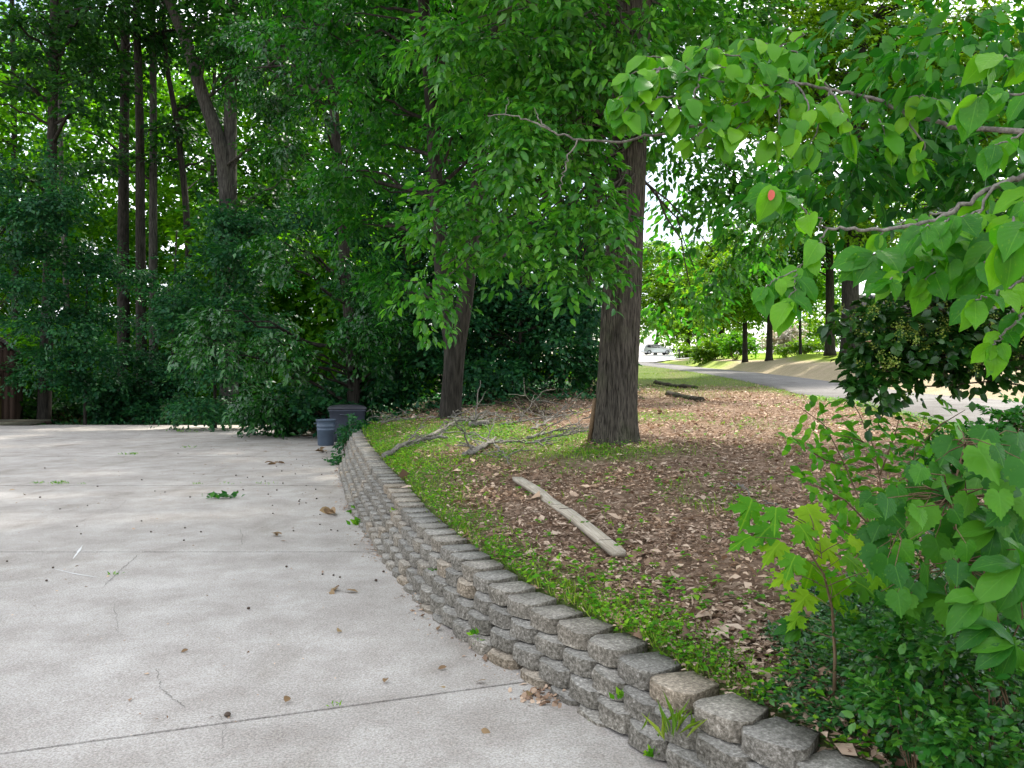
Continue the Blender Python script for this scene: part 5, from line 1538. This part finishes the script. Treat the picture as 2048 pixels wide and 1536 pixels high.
# upper limb
dogb.tube(bez((-.05, .05, 2.2), at(2150, 260, 3.0) - D0, at(1900, 255, 3.3) - D0, 9), np.linspace(.02, .009, 9), 8)
dtwig([(1900, 255, 3.3), (1800, 218, 3.35), (1730, 192, 3.4), (1660, 178, 3.4), (1590, 165, 3.4)], .009, .006, leaves=False)
for tw in ([(1590, 165, 3.4), (1520, 130, 3.4), (1440, 100, 3.35), (1400, 95, 3.3)], [(1590, 165, 3.4), (1500, 175, 3.35), (1400, 150, 3.3), (1320, 135, 3.25), (1260, 150, 3.2)],
           [(1590, 165, 3.4), (1520, 200, 3.35), (1440, 215, 3.3), (1380, 225, 3.3)], [(1320, 135, 3.25), (1280, 180, 3.25), (1235, 200, 3.2)], [(1660, 178, 3.4), (1600, 110, 3.45), (1560, 95, 3.5), (1490, 80, 3.45)],
           [(1520, 200, 3.35), (1480, 250, 3.3), (1450, 275, 3.25)], [(1660, 178, 3.4), (1640, 250, 3.35), (1620, 290, 3.3)], [(1730, 192, 3.4), (1760, 240, 3.35), (1780, 290, 3.3)], [(1400, 150, 3.3), (1350, 120, 3.3), (1290, 112, 3.3)], [(1320, 135, 3.25), (1300, 165, 3.2), (1270, 190, 3.2), (1240, 235, 3.2)], [(1400, 150, 3.3), (1390, 190, 3.2), (1350, 225, 3.2)],
           [(1500, 175, 3.35), (1470, 140, 3.3), (1430, 130, 3.25)], [(1560, 95, 3.5), (1610, 70, 3.5), (1570, 60, 3.5)], [(1590, 165, 3.4), (1620, 210, 3.3), (1590, 260, 3.25)], [(1440, 215, 3.3), (1410, 260, 3.2), (1380, 280, 3.2)], [(1800, 218, 3.35), (1830, 190, 3.3), (1880, 200, 3.2)], [(1660, 178, 3.4), (1690, 230, 3.3), (1700, 270, 3.3)],
           [(1440, 215, 3.3), (1360, 190, 3.3), (1300, 200, 3.25), (1265, 225, 3.2)], [(1560, 190, 3.4), (1560, 250, 3.3), (1540, 280, 3.3)], [(1800, 218, 3.35), (1850, 290, 3.3), (1840, 320, 3.3)]):
    dtwig(tw, .005, .002, step=.055, size=.112, skip=.05, face=.7, tipn=4)
# grey bare twig
dtwig([(1500, 232, 3.4), (1440, 243, 3.4), (1390, 250, 3.4), (1315, 272, 3.4), (1230, 284, 3.4), (1155, 278, 3.4), (1100, 262, 3.4), (1060, 240, 3.4), (1010, 228, 3.4), (975, 232, 3.4)], .0075, .002, leaves=False)
dtwig([(1155, 278, 3.4), (1135, 320, 3.4), (1125, 350, 3.4), (1122, 382, 3.4)], .004, .0018, leaves=False)
dtwig([(1100, 262, 3.4), (1078, 240, 3.4), (1068, 215, 3.4)], .004, .0015, leaves=False)
dtwig([(1010, 228, 3.4), (1018, 195, 3.4)], .002, .001, leaves=False)
dogb.build("branch", M_TWIG, dog, True)
lb = MB()
C, SC, SO = crown_points([(at(1960, 60, 4.0) - D0, (.5, .4, .2)), (at(1850, 150, 3.9) - D0, (.3, .3, .12)), (at(2060, 240, 3.6) - D0, (.35, .3, .3)), (at(1850, 300, 4.2) - D0, (.3, .3, .2)), (at(1960, 380, 4.2) - D0, (.4, .3, .25)), (at(1700, 300, 4.2) - D0, (.2, .2, .12)), (at(2080, 30, 3.0) - D0, (.4, .3, .15)), (at(1780, 40, 4.2) - D0, (.4, .3, .12)), (at(1660, 330, 4.0) - D0, (.2, .2, .1)), (at(1920, 200, 4.3) - D0, (.4, .3, .2)), (at(2060, 330, 4.0) - D0, (.3, .3, .3))],
                          60, 300, .24, np.random.default_rng(8))
spray_leaves(lb, SC, SO, OVAL, .095, .28, 9, .5, .5, 1.2, np.random.default_rng(9))
lb.build("foliage", M_MID, dog, kind='stuff')
if extra:
    lb = MB(); gv0, gq0, _ = leaf_grid('dogwood', 3, 5)
    gt0 = [t for q in gq0 for t in ((q[0], q[1], q[2]), (q[0], q[2], q[3]))]
    lb.leaves((np.array(gv0), np.array(gt0)), np.array([e[0] for e in extra]), np.array([e[1] for e in extra]), np.array([e[2] for e in extra]), np.array([e[3] for e in extra]))
    lb.build("small_leaves", M_DOGX, dog, True, kind='stuff')
# one leaf carries a red patch
rl = place_leaf("leaf", DOG[2], dog, at(1545, 372, 2.33) - D0, (-.25, -.2, -.9), (.1, -.9, .35), .115)
a_ = np.linspace(0, 2 * np.pi, 12, endpoint=False)
spot = MB().add(np.concatenate([[(.0, .28, .045)], np.stack([.09 * np.cos(a_), .28 + .15 * np.sin(a_), .04 + .035 * np.abs(np.cos(a_))], 1)]), [(0, 1 + k_, 1 + (k_ + 1) % 12) for k_ in range(12)])
spot.build("red_patch", M_RED, rl)

# ------------------------------------------------------------------ dark flowering shrub on the right
vb = np.array([4.0, 5.0, 0]); vb[2] = gz(vb[0], vb[1])
vo_ = root("viburnum_shrub", vb, "dark round-leaved shrub with greenish flower clusters by the road", "shrub")
rng = np.random.default_rng(300); rgp = random.Random(300)
def VE(px, py, d_, r): return (at(px, py, d_) - vb, r)
vell = [VE(1735, 640, 4.6, (.19, .2, .07)), VE(1810, 605, 4.7, (.22, .25, .11)), VE(1890, 560, 4.8, (.26, .3, .16)), VE(1980, 480, 4.8, (.26, .3, .24)), VE(2050, 560, 4.9, (.3, .35, .26)), VE(1995, 655, 4.8, (.26, .3, .09)), VE(1930, 640, 4.8, (.2, .25, .12)),
        VE(1860, 660, 4.7, (.15, .25, .06)), VE(1785, 690, 4.6, (.09, .15, .07)), VE(1768, 750, 4.5, (.05, .1, .09)), VE(1860, 715, 4.6, (.06, .12, .04)), VE(2050, 420, 4.9, (.3, .3, .2)), VE(1950, 410, 4.9, (.2, .25, .12)), VE(2060, 705, 4.7, (.22, .3, .08)),
        VE(1970, 715, 4.6, (.10, .12, .04))]
C, SC, SO = crown_points(vell, 96, 640, .12, rng, flatz=.75)
tb = MB()
for c in C: tb.tube(branch_path((rgp.gauss(0, .06), rgp.gauss(0, .06), rgp.uniform(1.0, 1.4)), c, .12, 7, .02, rgp), np.linspace(.010, .003, 7), 5, cap=False)
tb.tube([(0, 0, -.1), (.02, 0, .5), (0, .03, 1.4)], [.05, .045, .02], 8)
tb.build("stems", M_TWIGD, vo_, True)
lb = MB(); spray_leaves(lb, SC, SO, tpl_oval(.33), .066, .17, 12, .22, .6, 1.0, rng); lb.build("foliage", M_VIB, vo_)
fl = MB()
fc = C[np.repeat(np.arange(len(C)), 3)] + rng.normal(0, .08, (len(C) * 3, 3)) + np.array([-.03, -.13, .05])
P = (fc[:, None, :] + rng.normal(0, .016, (len(fc), 22, 3))).reshape(-1, 3)
fl.leaves(tpl_round(5), P, rng.normal(0, 1, P.shape), rng.normal(0, .6, P.shape) + np.array([0, -.6, .6]), rng.uniform(.008, .014, len(P)))
fl.build("flower_clusters", M_FLOWER, vo_, kind='stuff')

# ------------------------------------------------------------------ foreground plants
MAP = [leaf_mesh("leaf", leaf_fan('maple', s_), M_MAPLE) for s_ in range(5)]
GRA = [leaf_mesh("leaf", leaf_fan('grape', s_), M_GRAPE) for s_ in range(5)]
HIC = [leaf_mesh("leaf", leaf_grid('hickory', s_), M_GRAPE) for s_ in range(4)]
SHR = [leaf_mesh("leaf", leaf_grid('shrub', s_, 5), M_SHRUB) for s_ in range(5)]
rgf = random.Random(99)
b = np.array([(1668 - 1024) / FPX * 3.45, 3.45, 0]); b[2] = gz(b[0], b[1])
mp = root("maple_sapling", b, "yellow-green maple sapling with pointed lobed leaves", "sapling")
st = MB()
st.tube(np.array([at(1668, 1420, 3.45), at(1670, 1310, 3.47), at(1664, 1215, 3.5), at(1648, 1150, 3.5), at(1610, 1090, 3.48), at(1580, 1055, 3.45)]) - b, [.0085, .0075, .006, .005, .0035, .002], 7)
ml = [(1503, 1022, 70, -.3), (1500, 1092, 62, -.8), (1540, 1075, 74, -.5), (1552, 1035, 60, -.1), (1612, 1035, 72, .5), (1560, 1105, 66, -.5), (1600, 1070, 60, .2), (1640, 1105, 70, .6), (1700, 1095, 60, .8), (1625, 1150, 72, -.3), (1590, 1130, 60, -.6),
      (1660, 1185, 78, .1), (1618, 1205, 62, -.5), (1712, 1185, 74, .6), (1745, 1160, 56, .9), (1690, 1228, 56, .4), (1600, 1245, 46, -.7), (1580, 1165, 50, -.8), (1690, 1130, 58, .5)]
for px, py, w, sx_ in ml:
    dd_ = 3.45 + rgf.uniform(-.18, .15)
    p = at(px, py - w * .3, dd_)
    ax = np.array([sx_ + rgf.gauss(0, .2), rgf.gauss(-.35, .2), -.55 + rgf.gauss(0, .15)])
    place_leaf("leaf", rgf.choice(MAP), mp, p - b, ax, (rgf.gauss(0, .25), -.55, 1), w / FPX * dd_ * 1.06)
    q = at(1668 - (1215 - py) * .22 if py < 1215 else 1667, max(py + 12, 1060), 3.48)
    st.tube(branch_path(q - b, p - b, .1, 5, .01, rgf), [.0022, .002, .0018, .0015, .0012], 4, cap=False)
st.build("stem", M_STEM, mp, True)

b = np.array([2.05, 4.6, 0]); b[2] = gz(b[0], b[1])
sh = root("young_shrub", b, "fresh green shrub with small paired leaves on thin stems", "shrub")
st = MB()
stems_ = [[(1790, 1190, 4.6), (1740, 1050, 4.65), (1690, 930, 4.8), (1650, 850, 4.9), (1600, 815, 4.9)], [(1790, 1190, 4.6), (1770, 1020, 4.7), (1750, 900, 4.85), (1715, 820, 5.0), (1690, 790, 5.1)], [(1790, 1190, 4.6), (1810, 1030, 4.7), (1830, 900, 4.8), (1850, 830, 4.9)],
          [(1740, 1050, 4.65), (1690, 1000, 4.6), (1640, 975, 4.55), (1610, 965, 4.5)], [(1690, 930, 4.8), (1650, 920, 4.7), (1610, 895, 4.65), (1585, 875, 4.6)], [(1760, 1100, 4.6), (1700, 1070, 4.5), (1660, 1045, 4.45)], [(1770, 1020, 4.7), (1800, 960, 4.6), (1850, 935, 4.5), (1880, 930, 4.5)],
          [(1750, 900, 4.85), (1720, 880, 4.7), (1680, 870, 4.65)], [(1760, 950, 4.75), (1790, 870, 4.7), (1800, 830, 4.7)], [(1830, 900, 4.8), (1880, 850, 4.8), (1930, 820, 4.9)], [(1740, 1050, 4.65), (1710, 1120, 4.5), (1680, 1150, 4.4)], [(1810, 1030, 4.7), (1870, 1000, 4.6), (1900, 990, 4.5)]]
nsh = 0; shx = []
for pl in stems_:
    P = np.array([at(*p) for p in pl]); s_ = np.linspace(0, len(P) - 1, len(P) * 4)
    Q = np.stack([np.interp(s_, np.arange(len(P)), P[:, c]) for c in range(3)], 1)
    st.tube(Q - b, np.linspace(.006, .002, len(Q)), 5)
    L_ = np.r_[0, np.cumsum(np.linalg.norm(np.diff(Q, axis=0), axis=1))]
    s = L_[-1] * .18
    while s < L_[-1]:
        p = np.array([np.interp(s, L_, Q[:, c]) for c in range(3)])
        tn = unit(Q[min(len(Q) - 1, np.searchsorted(L_, s) + 1)] - Q[max(0, np.searchsorted(L_, s) - 1)])
        sd_ = unit(np.cross(tn, [0, -.6, 1.0]) + np.array([rgf.gauss(0, .3), rgf.gauss(0, .5), 0]))
        # short side twig with two pairs
        for sg in (-1, 1):
            for q_, f_ in ((.012, .8), (.055, 1.0), (.10, 1.0)):
                if rgf.random() < .85:
                    nsh += 1
                    ax = sd_ * sg * f_ + tn * rgf.uniform(.1, .7) + np.array([0, -.1, rgf.gauss(-.25, .2)])
                    arg = (p + sd_ * sg * q_ + np.array([0, 0, -.15 * q_]) - b, ax, (rgf.gauss(0, .3), -.7 + rgf.gauss(0, .25), 1), rgf.uniform(.06, .095))
                    if nsh < 296: place_leaf("leaf", rgf.choice(SHR), sh, *arg)
                    else: shx.append(arg)
        s += rgf.uniform(.05, .075)
st.build("stems", M_STEM, sh, True)
if shx:
    lb = MB(); lb.leaves(tpl_oval(.26), np.array([a[0] for a in shx]), np.array([a[1] for a in shx]), np.array([a[2] for a in shx]), np.array([a[3] for a in shx])); lb.build('small_leaves', M_SHRX, sh, kind='stuff')

b = np.array([2.25, 3.2, 0]); b[2] = gz(b[0], b[1])
gv_ = root("grape_vine", b, "tangle of broad toothed heart-shaped vine leaves at the right edge", "vine")
st = MB()
gl = [(1905, 905, 90), (1870, 945, 80), (1955, 925, 110), (1830, 1000, 92), (1885, 985, 80), (1850, 1035, 90), (1935, 1010, 70), (1990, 990, 120), (1980, 1045, 90), (1775, 1015, 70), (1815, 1060, 80), (1900, 1060, 110), (1960, 1090, 95), (2020, 1075, 90), (1870, 1100, 90),
      (1935, 1130, 105), (2005, 1120, 100), (1850, 1150, 80), (2040, 950, 120), (2035, 890, 90), (1760, 1065, 60), (1800, 1110, 70), (1990, 1170, 90), (2040, 1170, 110), (1730, 1030, 50), (2060, 1030, 110), (1830, 950, 60), (1915, 870, 70), (1975, 880, 80), (1790, 1150, 64),
      (2030, 1230, 80), (1950, 1190, 60), (1880, 1030, 50), (1860, 1190, 66), (1775, 1120, 58), (1925, 1080, 60), (2000, 940, 70), (2055, 1120, 80)]
hub = np.array([at(1900, 1260, 3.2), at(1920, 1130, 3.2), at(1900, 1000, 3.2), at(1930, 890, 3.2)])
st.tube(hub - b, [.007, .006, .005, .003], 6)
gl = [(a_, b__, c__ * .78) for a_, b__, c__ in gl] + [(rgf.uniform(1740, 2070), rgf.uniform(900, 1260), rgf.uniform(38, 72)) for _ in range(70)]
for px, py, w in gl:
    dd_ = 3.1 + rgf.uniform(-.35, .35)
    p = at(px, py - w * .35, dd_)
    ax = np.array([rgf.gauss(0, .5), rgf.gauss(-.3, .25), -.75 + rgf.gauss(0, .2)])
    place_leaf("leaf", rgf.choice(GRA), gv_, p - b, ax, (rgf.gauss(0, .35), -.75 + rgf.gauss(0, .2), .75), w / FPX * dd_ * .98)
    j = int(np.argmin(np.linalg.norm(hub - p, axis=1)))
    st.tube(branch_path(hub[j] - b, p - b, .1, 5, .02, rgf), [.003, .0028, .0025, .002, .0015], 4, cap=False)
st.build("stems", M_STEM, gv_, True)

b = np.array([1.95, 3.1, 0]); b[2] = gz(b[0], b[1])
hk = root("hickory_seedling", b, "seedling with large ribbed oval leaflets in fans below the vine", "seedling")
st = MB()
for (px, py, dd_, sz_, base_a) in ((1965, 1190, 2.8, .20, 200), (1900, 1190, 3.0, .17, 180), (1990, 1250, 2.75, .18, 240), (1850, 1180, 3.15, .17, 250), (2040, 1130, 2.8, .22, 190), (1990, 1055, 3.0, .20, 200), (2030, 1290, 2.7, .17, 200), (1740, 1250, 3.5, .11, 230), (1880, 1290, 3.0, .12, 220), (1600, 1255, 3.6, .12, 170), (1930, 960, 3.1, .17, 150)):
    c = at(px, py, dd_)
    for k_ in range(5):
        a = R(base_a + (k_ - 2) * 42 + rgf.uniform(-8, 8))
        ax = np.array([math.cos(a), rgf.gauss(-.25, .15), math.sin(a) * .8 - .15])
        place_leaf("leaf", rgf.choice(HIC), hk, c - b, ax, (rgf.gauss(0, .2), -.6, .9), sz_ * (1 - .16 * abs(k_ - 2)) * rgf.uniform(.9, 1.1))
    st.tube(branch_path((rgf.gauss(0, .05), rgf.gauss(0, .05), 0), c - b, .15, 7, .02, rgf), np.linspace(.005, .002, 7), 5, cap=False)
st.build("stems", M_STEM, hk, True)

b = np.array([2.0, 2.85, 0]); b[2] = gz(b[0], b[1])
rng = np.random.default_rng(310); rgp = random.Random(310)
eu = root("euonymus_bush", b, "low bush with small glossy rounded leaves in the lower right corner", "shrub")
def LE(px, py, d_, r): return (at(px, py, d_) - b, r)
C, SC, SO = crown_points([LE(1960, 1340, 2.9, (.22, .2, .10)), LE(2040, 1400, 2.7, (.2, .2, .14)), LE(1880, 1290, 3.1, (.16, .2, .10)), LE(1990, 1450, 2.65, (.16, .15, .08)), LE(1800, 1260, 3.3, (.15, .2, .08)), LE(2060, 1280, 2.9, (.2, .2, .15)), LE(1740, 1290, 3.4, (.12, .15, .06)), LE(1900, 1200, 3.5, (.3, .2, .12)), LE(2000, 1100, 3.6, (.35, .2, .2)), LE(1850, 1080, 3.7, (.3, .2, .15)), LE(1900, 1420, 2.8, (.2, .15, .06)), LE(2010, 1490, 2.6, (.2, .15, .06)), LE(1800, 1400, 3.0, (.12, .15, .05))],
                          52, 420, .10, rng, flatz=.8)
tb = MB()
for c in C[::3]: g0 = np.array([c[0] * .8, c[1] * .8 + .1, 0]); g0[2] = gz(b[0] + g0[0], b[1] + g0[1]) - b[2]; tb.tube(branch_path(g0, c, .05, 5, .02, rgp), np.linspace(.004, .002, 5), 4, cap=False)
tb.build("stems", M_STEM, eu)
lb = MB(); spray_leaves(lb, SC, SO, tpl_oval(.30), .042, .14, 12, .1, .6, 1.3, rng); lb.build("foliage", M_EUON, eu)

b = np.array([1.48, 2.95, 0]); b[2] = gz(b[0], b[1])
sd2 = root("leafy_seedling", b, "small bright seedling standing out of the periwinkle", "seedling")
st = MB()
for px, py, sx_, sz_ in ((1785, 1365, -.9, .085), (1830, 1385, .2, .06), (1850, 1400, .9, .09), (1820, 1405, -.3, .085), (1805, 1380, -.4, .06), (1845, 1380, .7, .07)):
    p = at(px, py, 3.0)
    place_leaf("leaf", rgf.choice(SHR), sd2, p - b, (sx_, -.35, -.15), (0, -.45, 1), sz_)
    st.tube(branch_path((0, 0, 0), p - b, .1, 4, .01, rgf), [.003, .0025, .002, .0015], 4, cap=False)
st.build("stem", M_STEM, sd2)

# shrub at the road edge, far right
b = np.array([6.2, 9.3, 0]); b[2] = gz(b[0], b[1])
bush("road_edge_shrub", "dark fine-leaved shrub at the near road edge on the far right", 2000, 900, 8.6, [EE(2010, 870, 8.6, .45, .5, .14), EE(1950, 885, 8.6, .35, .4, .10), EE(2055, 835, 8.6, .25, .4, .16), EE(1900, 900, 8.4, .25, .3, .06), EE(2060, 920, 8.2, .4, .5, .15)], M_MID, 320, 40, 200, .075, .14)
# creeper hanging over the far end of the wall
bush("wall_creeper", "dark creeper tumbling over the far end of the wall", 688, 885, 19.6, [EE(706, 862, 20.0, .18, .6, .12), EE(698, 880, 18.6, .10, .6, .10), EE(716, 852, 20.8, .25, .5, .14), EE(688, 920, 16.6, .05, .4, .08)], M_UNDER, 321, 26, 150, .09, .12, stem=M_TWIGD)
# dark bushes under the trees beyond the bins
bush("dark_bush", "dark bush behind the bins under the glossy tree", 660, 850, 25.5, [EE(640, 820, 25, 1.3, 1, .5), EE(580, 840, 26, 1.2, 1, .35), EE(710, 790, 26, 1.2, .9, .5)], M_UNDER, 322, 40, 420, .18, .6)
bush("woodland_bush", "low bush in the wood between the close trunks and the driveway", 330, 842, 35, [EE(330, 825, 35, 1.8, 1, .4), EE(250, 820, 36, 1.6, 1, .5), EE(400, 835, 34.5, 1.3, .8, .25)], M_UNDER, 323, 40, 420, .18, .6)
bush("woodland_bush", "low bush in the wood right of the shed trunk", 150, 842, 36, [EE(150, 820, 36, 1.6, 1, .5), EE(200, 810, 37, 1.5, 1, .6), EE(60, 815, 37, 1.0, 1, .6)], M_WOOD, 324, 40, 420, .18, .6)

# ------------------------------------------------------------------ small things on the driveway and wall
rgn = random.Random(55)
me_nut = lathe(MB(), [(0, 0), (.6, .1), (1, .55), (.95, 1.0), (.6, 1.4), (.2, 1.55), (0, 1.6)], 8).mesh("nut", M_NUT, True)
pts = [(455, 1434, .017), (497, 1219, .013), (573, 1135, .012), (370, 1057, .011), (402, 1065, .011), (368, 1082, .011), (302, 1065, .011), (283, 1043, .010), (120, 1019, .010), (175, 1012, .009), (154, 1054, .010), (162, 1069, .010), (106, 1137, .011), (93, 1163, .011), (14, 1124, .01),
       (752, 1163, .014), (767, 1145, .012), (645, 1150, .010), (667, 1152, .010), (680, 1156, .010), (587, 1063, .010), (662, 1061, .010), (640, 1050, .010), (545, 1012, .010), (546, 1028, .010), (600, 1000, .010), (612, 1007, .01), (640, 1030, .01), (675, 1063, .01), (310, 983, .01), (330, 985, .01)]
for px, py, r_ in pts:
    x_, d_ = gpt(px, py)
    o = link("nut", me_nut, None, (x_, d_, .002), "small dark nut lying loose on the concrete driveway", "nut", "fallen nuts on the driveway")
    o.scale = (r_, r_, r_ * .9); o.rotation_euler = (0, 0, rgn.uniform(0, 6))
for k_ in range(30):
    py = rgn.uniform(905, 1010) if k_ < 30 else rgn.uniform(1010, 1200); lim = 670 if py < 1000 else 690
    px = rgn.uniform(lim - 200, lim) if rgn.random() < .7 else rgn.uniform(20, lim)
    x_, d_ = gpt(px, py); r_ = rgn.uniform(.010, .016)
    o = link("nut", me_nut, None, (x_, d_, .002), "small dark nut lying loose on the concrete driveway", "nut", "fallen nuts on the driveway")
    o.scale = (r_, r_, r_ * .9); o.rotation_euler = (0, 0, rgn.uniform(0, 6))

DRYM = [leaf_mesh("dry_leaf", leaf_grid('shrub', 40 + s_, 5), M_DRYLEAF) for s_ in range(4)]
def dryleaf(name, label, px, py, size, n_=1, group=None, onb=False, cat="leaf"):
    x_, d_ = gpt(px, py)
    base = np.array([x_, d_, .006])
    o = root(name, base, label, cat, group)
    for _ in range(n_):
        a = rgn.uniform(0, 6.3)
        place_leaf("blade", rgn.choice(DRYM), o, (rgn.gauss(0, size * .35) if n_ > 1 else 0, rgn.gauss(0, size * .35) if n_ > 1 else 0, rgn.uniform(.002, size * .3)), (math.cos(a), math.sin(a), rgn.uniform(-.1, .5)), (rgn.gauss(0, .6), rgn.gauss(0, .6), 1), size * rgn.uniform(.7, 1.1))
    return o
dryleaf("dry_leaves", "largest curled pale dead leaves beside the wall, near the middle joint", 668, 1030, .20, 5, cat="leaves")
dryleaf("dry_leaves", "curled brown leaf cluster on the concrete left of the near wall", 675, 1185, .11, 4, cat="leaves")
dryleaf("dry_leaves", "flat brown leaf cluster on the concrete above the middle joint", 558, 1072, .12, 3, cat="leaves")
dryleaf("dry_leaves", "loose brown leaves in front of the trash can", 645, 905, .22, 7, cat="leaves")
dryleaf("dry_leaves", "brown leaf scatter halfway between trash can and far joint", 548, 930, .2, 4, cat="leaves")
for lab, px, py, s_ in (("pale yellow leaf flat on the near concrete slab", 962, 1464, .06), ("pale leaf lying along the nearest joint", 972, 1368, .07), ("curled tan leaf at the joint before the wall", 880, 1382, .06), ("small brown leaf above the nearest joint", 772, 1363, .06), ("tan leaf close to the wall foot", 876, 1341, .06),
                       ("yellow leaf in the middle of the near slab", 376, 1303, .05), ("small curled leaf left of the yellow one", 440, 1282, .04), ("thin brown stick-like leaf by the nearest joint", 570, 1413, .07), ("pale leaf at the left edge behind the far joint", 50, 990, .09), ("reddish leaf left of the wall", 680, 1262, .07),
                       ("brown leaf on the wall foot near the camera", 1060, 1388, .08), ("tan leaf by the wall foot, farther along", 880, 1258, .08), ("pale leaf far left on the middle slab", 30, 982, .08), ("small tan leaf near the pale scrape", 150, 1137, .04), ("pink tinged leaf on the open near slab", 412, 1193, .035)):
    dryleaf("dry_leaf", lab, px, py, s_)

def weed(name, label, pos, n_, size, mat, tplw, cat="weed", seed=0, upright=.8, group=None, spread=.05):
    rng = np.random.default_rng(seed)
    o = root(name, pos, label, cat, group)
    P = np.stack([rng.normal(0, spread, n_), rng.normal(0, spread * .6, n_), rng.uniform(0, size * .5, n_) * (1 - upright * .6)], 1)
    A = np.stack([rng.normal(0, .7, n_), rng.normal(0, .7, n_), rng.uniform(.2, 1, n_) * upright * 2], 1)
    lb = MB(); lb.leaves(tpl_kite(tplw), P, A, np.stack([rng.normal(0, .6, n_), rng.normal(0, .6, n_) - .5, np.ones(n_)], 1), size * rng.uniform(.6, 1.2, n_))
    lb.build("leaves", mat, o)
    return o
for k_, (lab, px, py, n_, s_, sp_) in enumerate((("small bright weed in the crack on the near slab", 230, 1150, 26, .05, .03), ("bright weed patch at the left end of the far joint", 118, 968, 60, .09, .10), ("smaller weed just left of the bright patch on the far joint", 78, 968, 36, .08, .06), ("weed sprig on the far joint, first right of the bright patch", 165, 969, 18, .06, .05),
                                       ("weed on the far joint nearest its middle", 394, 969, 22, .07, .05), ("weed on the far joint right of the middle one", 455, 969, 20, .06, .08), ("weed strip on the far joint closest to the wall", 530, 969, 24, .07, .10), ("weed on the farthest joint, left half", 262, 910, 40, .12, .14),
                                       ("weed tuft on the slab below the grass edge", 372, 864, 50, .14, .30), ("weed tuft below the glossy tree boughs", 378, 896, 26, .10, .14), ("tiny grass sprig on the nearest joint", 672, 1413, 12, .05, .02))):
    x_, d_ = gpt(px, py)
    weed("weed", lab, (x_, d_, .002), max(6, int(n_ * .6)), s_ * .62, M_CLOVER, .15, seed=400 + k_, spread=sp_)
x_, d_ = gpt(440, 998)
weed("leafy_clump", "torn-off clump of wilted green leaves lying on the middle slab", (x_, d_, .005), 34, .11, M_MID, .3, "leaves", 430, .35, spread=.10)
def wallpt(px, dz=0.0):
    return None
for k_, (lab, px, py, d_, n_, s_, m_) in enumerate((("grass tuft growing out of the wall close to the camera", 1338, 1475, 3.42, 26, .15, M_GRASS), ("two-leaved weed in the wall under a cap block", 1245, 1400, 3.85, 8, .06, M_CLOVER), ("leafy weed at the wall foot before the nearest joint", 955, 1290, 4.95, 18, .042, M_CLOVER), ("upper weed growing from the middle of the wall", 950, 1270, 5.0, 14, .045, M_CLOVER),
                                       ("weed in the wall farther along, under the clover", 868, 1150, 6.2, 24, .07, M_CLOVER), ("weed at the wall foot near the far bend", 722, 1055, 9.4, 46, .13, M_CLOVER), ("taller weed at the wall foot beyond the dead leaves", 716, 1030, 10.2, 40, .12, M_CLOVER), ("weed hanging on the wall near the far bend", 800, 1030, 8.2, 22, .08, M_CLOVER),
                                       ("weed by the wall foot at the bottom edge", 1310, 1512, 3.5, 26, .05, M_CLOVER), ("small weed at the foot of a near sunken block", 1190, 1452, 3.93, 20, .04, M_CLOVER))):
    p = at(px, py, d_)
    weed("wall_weed", lab, p, n_, s_, m_, .045 if m_ is M_GRASS else .26, seed=450 + k_, spread=s_ * .35, upright=.9 if m_ is M_GRASS else .5)
# dirt and rubble spilled at the gap in the wall foot
rng = np.random.default_rng(500)
lb = MB(); n = 130
x0, d0_ = gpt(1085, 1395)
P = np.stack([x0 + rng.normal(0, .07, n), d0_ + rng.normal(0, .06, n), rng.uniform(0, .02, n)], 1)
lb.leaves(tpl_round(5), P, rng.normal(0, 1, (n, 3)), rng.normal(0, .4, (n, 3)) + np.array([0, 0, 1]), rng.uniform(.012, .04, n))
lb.build("spilled_dirt", M_LITTER, kind='stuff')

rng = np.random.default_rng(501)
n = 2600
k = rng.integers(60, 420, n)
dens = sfield(WC[k, 0] * 2, WC[k, 1], 77, 2.2)
k = k[dens + rng.normal(0, .4, n) > .1]; n = len(k)
o_ = -np.abs(rng.normal(0, .07, n)) + .03
P = np.concatenate([WC[k] + WN[k] * o_[:, None] + rng.normal(0, .03, (n, 2)), rng.uniform(.004, .018, (n, 1))], 1)
lb = MB()
lb.leaves(tpl_kite(.25), P, np.stack([rng.normal(0, 1, n), rng.normal(0, 1, n), rng.normal(0, .2, n)], 1), np.stack([rng.normal(0, .4, n), rng.normal(0, .4, n), np.ones(n)], 1), rng.lognormal(-3.9, .5, n))
lb.build("wall_foot_litter", M_LITTER, kind='stuff')
n = 900
d = rng.uniform(3, 31, n); x = np.interp(d, wy_s, wx_s) - np.abs(rng.normal(0, 3.2, n)) - .05
P = np.stack([x, d, rng.uniform(.004, .012, n)], 1)
lb = MB()
lb.leaves(tpl_kite(.25), P, np.stack([rng.normal(0, 1, n), rng.normal(0, 1, n), rng.normal(0, .2, n)], 1), np.stack([rng.normal(0, .3, n), rng.normal(0, .3, n), np.ones(n)], 1), rng.lognormal(-4.1, .5, n) * np.interp(d, [3, 15, 30], [.8, 1.3, 2]))
lb.build("driveway_crumbs", M_LITTER, kind='stuff')
